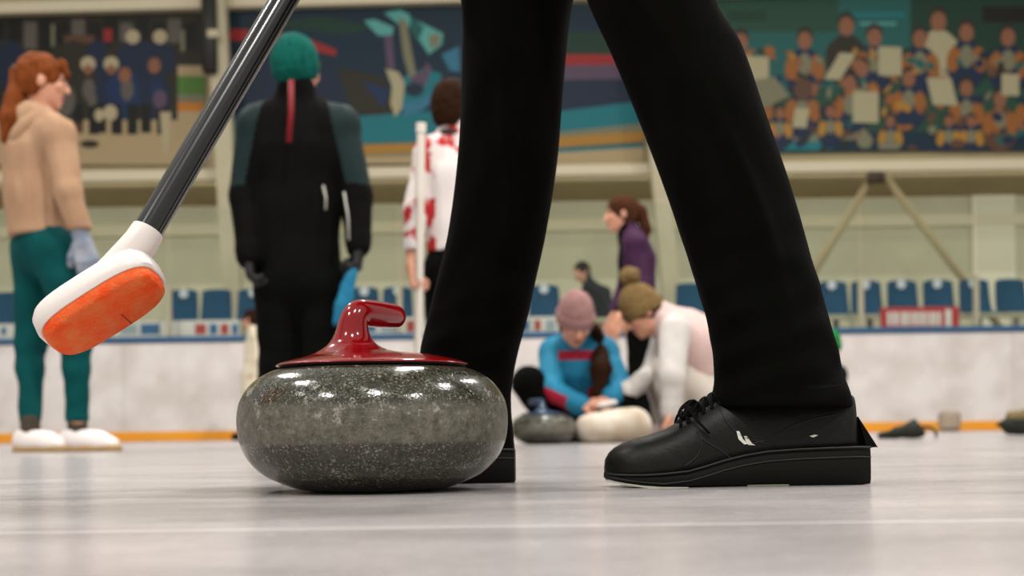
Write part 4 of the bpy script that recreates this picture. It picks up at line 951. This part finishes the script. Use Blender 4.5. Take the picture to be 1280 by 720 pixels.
def shoe(heel, z0, tab=True):
    """right/left curling shoe, heel point on the ice, toe towards -x; s runs 0 (heel) .. .290 (toe)"""
    sidev = np.array((0,-1.,0))
    def P(s, w, z): return np.array((heel[0]-s, heel[1]-w, z0+z))
    k = 1/1147.
    ST = [(1069,.012,.040,.088),(1066,.024,.040,.097),(1058,.031,.040,.102),(1035,.034,.040,.104),(1000,.035,.040,.104),(960,.037,.038,.103),(925,.040,.034,.101),(900,.043,.029,.098),(884,.0445,.025,.092),(868,.0455,.021,.083),(850,.0465,.017,.0735),(830,.0475,.0145,.0635),(808,.048,.013,.0570),(790,.0465,.0125,.0530),(775,.042,.0125,.0485),(764,.034,.0125,.0435),(757,.025,.013,.038),(752,.014,.014,.031),(750.5,.004,.016,.024)]
    n = 30
    def section(px, w, zb, zt):
        s = (1082-px)*k; ring = []
        for i in range(n):
            t = math.pi*i/(n-1); c, sn = math.cos(t), math.sin(t)
            ring.append(P(s, w*np.sign(c)*abs(c)**.62, zb+(zt-zb)*sn**.80))
        for i in range(1, 8): ring.append(P(s, -w + 2*w*i/8, zb-.002))
        return ring
    b = MB(); b.loft([section(*q) for q in ST]); up = b.build('shoe_upper', M_lea, sw)
    xs_ = np.array([q[0] for q in ST[::-1]]); 
    def surf(px, z, out=.0006):
        w, zb, zt = [np.interp(px, xs_, np.array([q[i] for q in ST[::-1]])) for i in (1,2,3)]
        sn = min(max((z-zb)/(zt-zb), 0), 1)**(1/.80); c = math.sqrt(max(1-sn*sn, 0)); return P((1082-px)*k, w*c**.62+out, z)
    def top(px, wf):
        w, zb, zt = [np.interp(px, xs_, np.array([q[i] for q in ST[::-1]])) for i in (1,2,3)]
        c = abs(wf)**(1/.62); sn = math.sqrt(max(1-c*c, 0)); return P((1082-px)*k, w*wf, zb+(zt-zb)*sn**.80)
    # sole
    SO = [(1082,.020,.003,.040),(1080,.031,.001,.041),(1065,.037,.0,.0415),(1030,.038,.0,.041),(990,.038,.0,.040),(950,.040,.0,.038),(920,.043,.0,.034),(895,.046,.0,.029),(870,.048,.0,.0225),(850,.0495,.0,.018),(820,.0505,.0005,.0155),(795,.048,.0022,.0145),(775,.043,.0045,.0145),(762,.034,.0065,.0150),(753,.020,.0085,.0160),(750,.006,.0105,.0160)]
    b = MB(); rings = []
    for px, w, zb, zt in SO:
        s = (1082-px)*k; h = zt-zb
        pr = [(-.90,0),(-1.0,.12),(-1.03,.5),(-1.0,.88),(-.96,1.0),(0,1.02),(.96,1.0),(1.0,.88),(1.03,.5),(1.0,.12),(.90,0),(0,-.0)]
        rings.append([P(s, w*x, zb+h*y) for x, y in pr])
    b.loft(rings); so = b.build('sole', M_sole, up, angle=50)
    # welt line along the top of the sole and a groove line below it
    b = MB()
    for dz, rr_ in ((-.0005,.0012),(-.011,.0008)):
        q = []
        for px, w, zb, zt in SO[1:-1]: q.append(P((1082-px)*k, w*1.03, max(zt+dz, zb+.004)))
        b.tube(q, rr_, 8)
    b.build('welt', mat('welt_olive', (26,26,20), .5, .4), so)
    # pale sliding sheet under the front of the sole
    b = MB(); q0 = []; 
    for px, w, zb, zt in SO[9:-1]: q0.append((px, w*1.0, zb))
    b.loft([[P((1082-px)*k, -w, zb-.0016), P((1082-px)*k, w, zb-.0016), P((1082-px)*k, w, zb+.0006), P((1082-px)*k, -w, zb+.0006)] for px, w, zb in q0])
    b.build('slider_sheet', mat('slider_pale', (188,186,172), .4, .4), so, smooth=False)
    b = MB(); rg = []
    for zz in (.0004,.0018): rg.append([P((1082-950-26*math.cos(2*math.pi*i/24))*k, .040+.004*math.sin(2*math.pi*i/24), zz) for i in range(24)])
    b.loft(rg); b.build('sole_disc', mat('disc_grey', (128,128,114), .5, .3), so, smooth=False)
    # tongue, eyestay and laces
    b = MB(); rg = []
    for px, wf, h in ((905,.42,.007),(885,.46,.008),(868,.46,.007),(852,.42,.005),(842,.30,.001)):
        rg.append([top(px, -wf)+Z3*.0, top(px, -wf*.5)+Z3*h*.8, top(px,0)+Z3*h, top(px, wf*.5)+Z3*h*.8, top(px, wf), top(px,0)-Z3*.006])
    b.loft(rg); b.build('tongue', M_lace, up)
    b = MB(); g = np.random.default_rng(3)
    for i, px in enumerate((894,884,874,864,855)):
        for q in (1,-1):
            w0 = .66; pts = [top(px, -w0*q)+Z3*.001, top(px-3, -w0*.4*q)+Z3*.006, top(px-6, 0)+Z3*.0085, top(px-9, w0*.5*q)+Z3*.006, top(px-11, w0*q)+Z3*.001]
            b.tube(smooth_prof(pts, 14), .0017, 8)
    t0 = top(868, .15)+Z3*.009
    for q, dx, dz in ((1,.015,-.001),(1,.022,-.004),(-1,.016,-.001)):
        pts = [t0, t0+w3(-dx*.4,-.012*q,.003+dz), t0+w3(-dx,-.020*q,-.006+dz), t0+w3(-dx*.9,-.024*q,-.012+dz), t0+w3(-dx*.3,-.016*q,-.006), t0]
        b.tube(smooth_prof(pts, 26), .0015, 8)
    b.tube(smooth_prof([t0, t0+w3(-.012,-.022,-.006), t0+w3(-.004,-.035,-.020), t0+w3(.008,-.040,-.034)], 16), .0015, 8)
    b.build('laces', M_lace, up)
    # overlay seams on the side
    b = MB()
    for line in ([(905,.030),(890,.040),(872,.050),(862,.060)], [(960,.044),(940,.048),(915,.056),(900,.070),(893,.084)], [(1050,.078),(1020,.074),(985,.066),(955,.052),(930,.046)], [(845,.022),(862,.034),(868,.048),(864,.062)]):
        b.tube(smooth_prof([surf(px, z, .0002) for px, z in line], 20), .0009, 6)
    b.build('stitched_seam', mat('seam_olive', (16,16,12), .5, .4), up)
    # white reflective marks
    b = MB()
    def strip(pts):
        A_ = [surf(px, z, .0011) for px, z in pts]; B_ = [surf(px, z, .0002) for px, z in pts]; b.loft([B_, A_])
    strip([(911.5,.0600),(915,.0600),(919.5,.0510),(926,.0462),(921,.0455),(914,.0510)]); strip([(920.5,.0545),(924,.0545),(931,.0462),(935,.0445),(926,.0450),(923,.0490)])
    strip([(1003,.0535),(1009,.0550),(1014,.0545),(1008,.0520)])
    b.build('reflective_mark', mat('mark_white', (214,212,200), .3, .6), up, smooth=False)
    # overshoe pull tab at the heel
    if not tab: return up
    b = MB(); c0, c1, c2 = P(.012,0,.074), P(-.008,0,.0405), P(.004,0,.0400)
    b.loft([[c0-w3(0,.020,0), c1-w3(0,.024,0), c2-w3(0,.024,0)], [c0+w3(0,.020,0), c1+w3(0,.024,0), c2+w3(0,.024,0)]]); b.build('heel_tab', M_lace, up, smooth=False)
    return up
hp = at(1082, 610, YR); shoe((hp[0], YR), 0.)
hp = at(645, 606, YL); shoe((hp[0], YL), 0., False)

# ------------------------------------------------------------------ small things on the ice at right
M_bag = mat('pouch_black', (26,28,22), .7, .2, (38,40,32), 12)
g0 = gz(1130, 6.9, 0)
r = empty('black_pouch', g0, 'crumpled black pouch with strap lying on the ice at right', 'bag')
d = SDF(.004); f_ = lambda px, z, dy=0: gz(px, 6.9+dy, z)
d.rc(f_(1122,.030), f_(1142,.040), .030, .040, .02); d.rc(f_(1140,.040), f_(1150,.030), .036, .026, .02); d.rc(f_(1100,.016), f_(1118,.022), .015, .024, .015); d.rc(f_(1140,.07), f_(1143,.085), .014, .010, .012); d.plane((0,0,.001), DN)
sobj('pouch_body', d, M_bag, r, .003, 60)
b = MB(); b.tube(smooth_prof([f_(1148,.050), f_(1158,.055), f_(1166,.046), f_(1170,.028), f_(1170,.004)], 18), .007, 8); b.build('strap', M_bag, r)
g0 = gz(1270, 7.6, 0)
r = empty('black_glove_bundle', g0, 'black and olive bundle on the ice cut by the right picture edge', 'bundle')
d = SDF(.005); f_ = lambda px, z, dy=0: gz(px, 7.6+dy, z)
d.rc(f_(1262,.050), f_(1296,.055), .045, .05, .02); d.rc(f_(1248,.062), f_(1264,.07), .012, .03, .02); d.plane((0,0,.001), DN); sobj('bundle_base', d, M_bag, r, .004, 50)
d = SDF(.005); d.rc(f_(1266,.105), f_(1296,.11), .034, .042, .02); sobj('bundle_top', d, mat('olive_cloth', (112,98,66), .8, .2), r, .004, 50)
g0 = gz(1187, 14.9, 0); b = MB(); b.box(g0+np.array([-.105,-.08,0]), g0+np.array([.105,.08,.21]), bev=.035)
tag(b.build('foam_block', mat('foam_grey', (164,146,128), .8, .2, (150,134,118), 8), off=g0, smooth=False), 'grey brown block standing on the ice against the yellow kickplate at right', 'block')
g0 = gz(299, 14.9, 0); d = SDF(.006); d.rc(g0+w3(-.05,0,.04), g0+w3(.12,0,.05), .04, .05); d.plane((0,0,.001), DN); V_, Q_ = d.mesh(.004, 50, 1)
tag(obj('dark_glove', V_, Q_, M_bag, off=g0), 'small dark glove on the ice by the yellow kickplate left of the big stone', 'glove')
# ------------------------------------------------------------------ light
w = bpy.data.worlds.new('world'); S.world = w; w.use_nodes = True; bg = w.node_tree.nodes['Background']
bg.inputs[0].default_value = (.95, .94, .88, 1); bg.inputs[1].default_value = WORLD = .40
def lamp(x, y, z, sx, sy, pw, col=(1,.965,.925), aim=None):
    l = bpy.data.lights.new('arena_or_fill_lamp', 'AREA'); l.shape = 'RECTANGLE'; l.size = sx; l.size_y = sy; l.energy = pw; l.color = col
    o = bpy.data.objects.new('arena_or_fill_lamp', l); COL.objects.link(o); o.location = (x, y, z)
    if aim is not None: o.rotation_euler = (Vector(aim)-Vector((x,y,z))).to_track_quat('-Z','Y').to_euler()
    return o
for y in (-3.5, 3.0, 9.5):
    for x in (-5, .6, 5.6): lamp(x, y, 7.5, .3, .3, 255)
lamp(0, YF+.12, 3.27, 26, .08, 175, (1,.96,.88), (0, YW+.3, 1.2))  # unseen strip light added behind the beam to brighten the rear wall
S.cycles.use_denoising = True
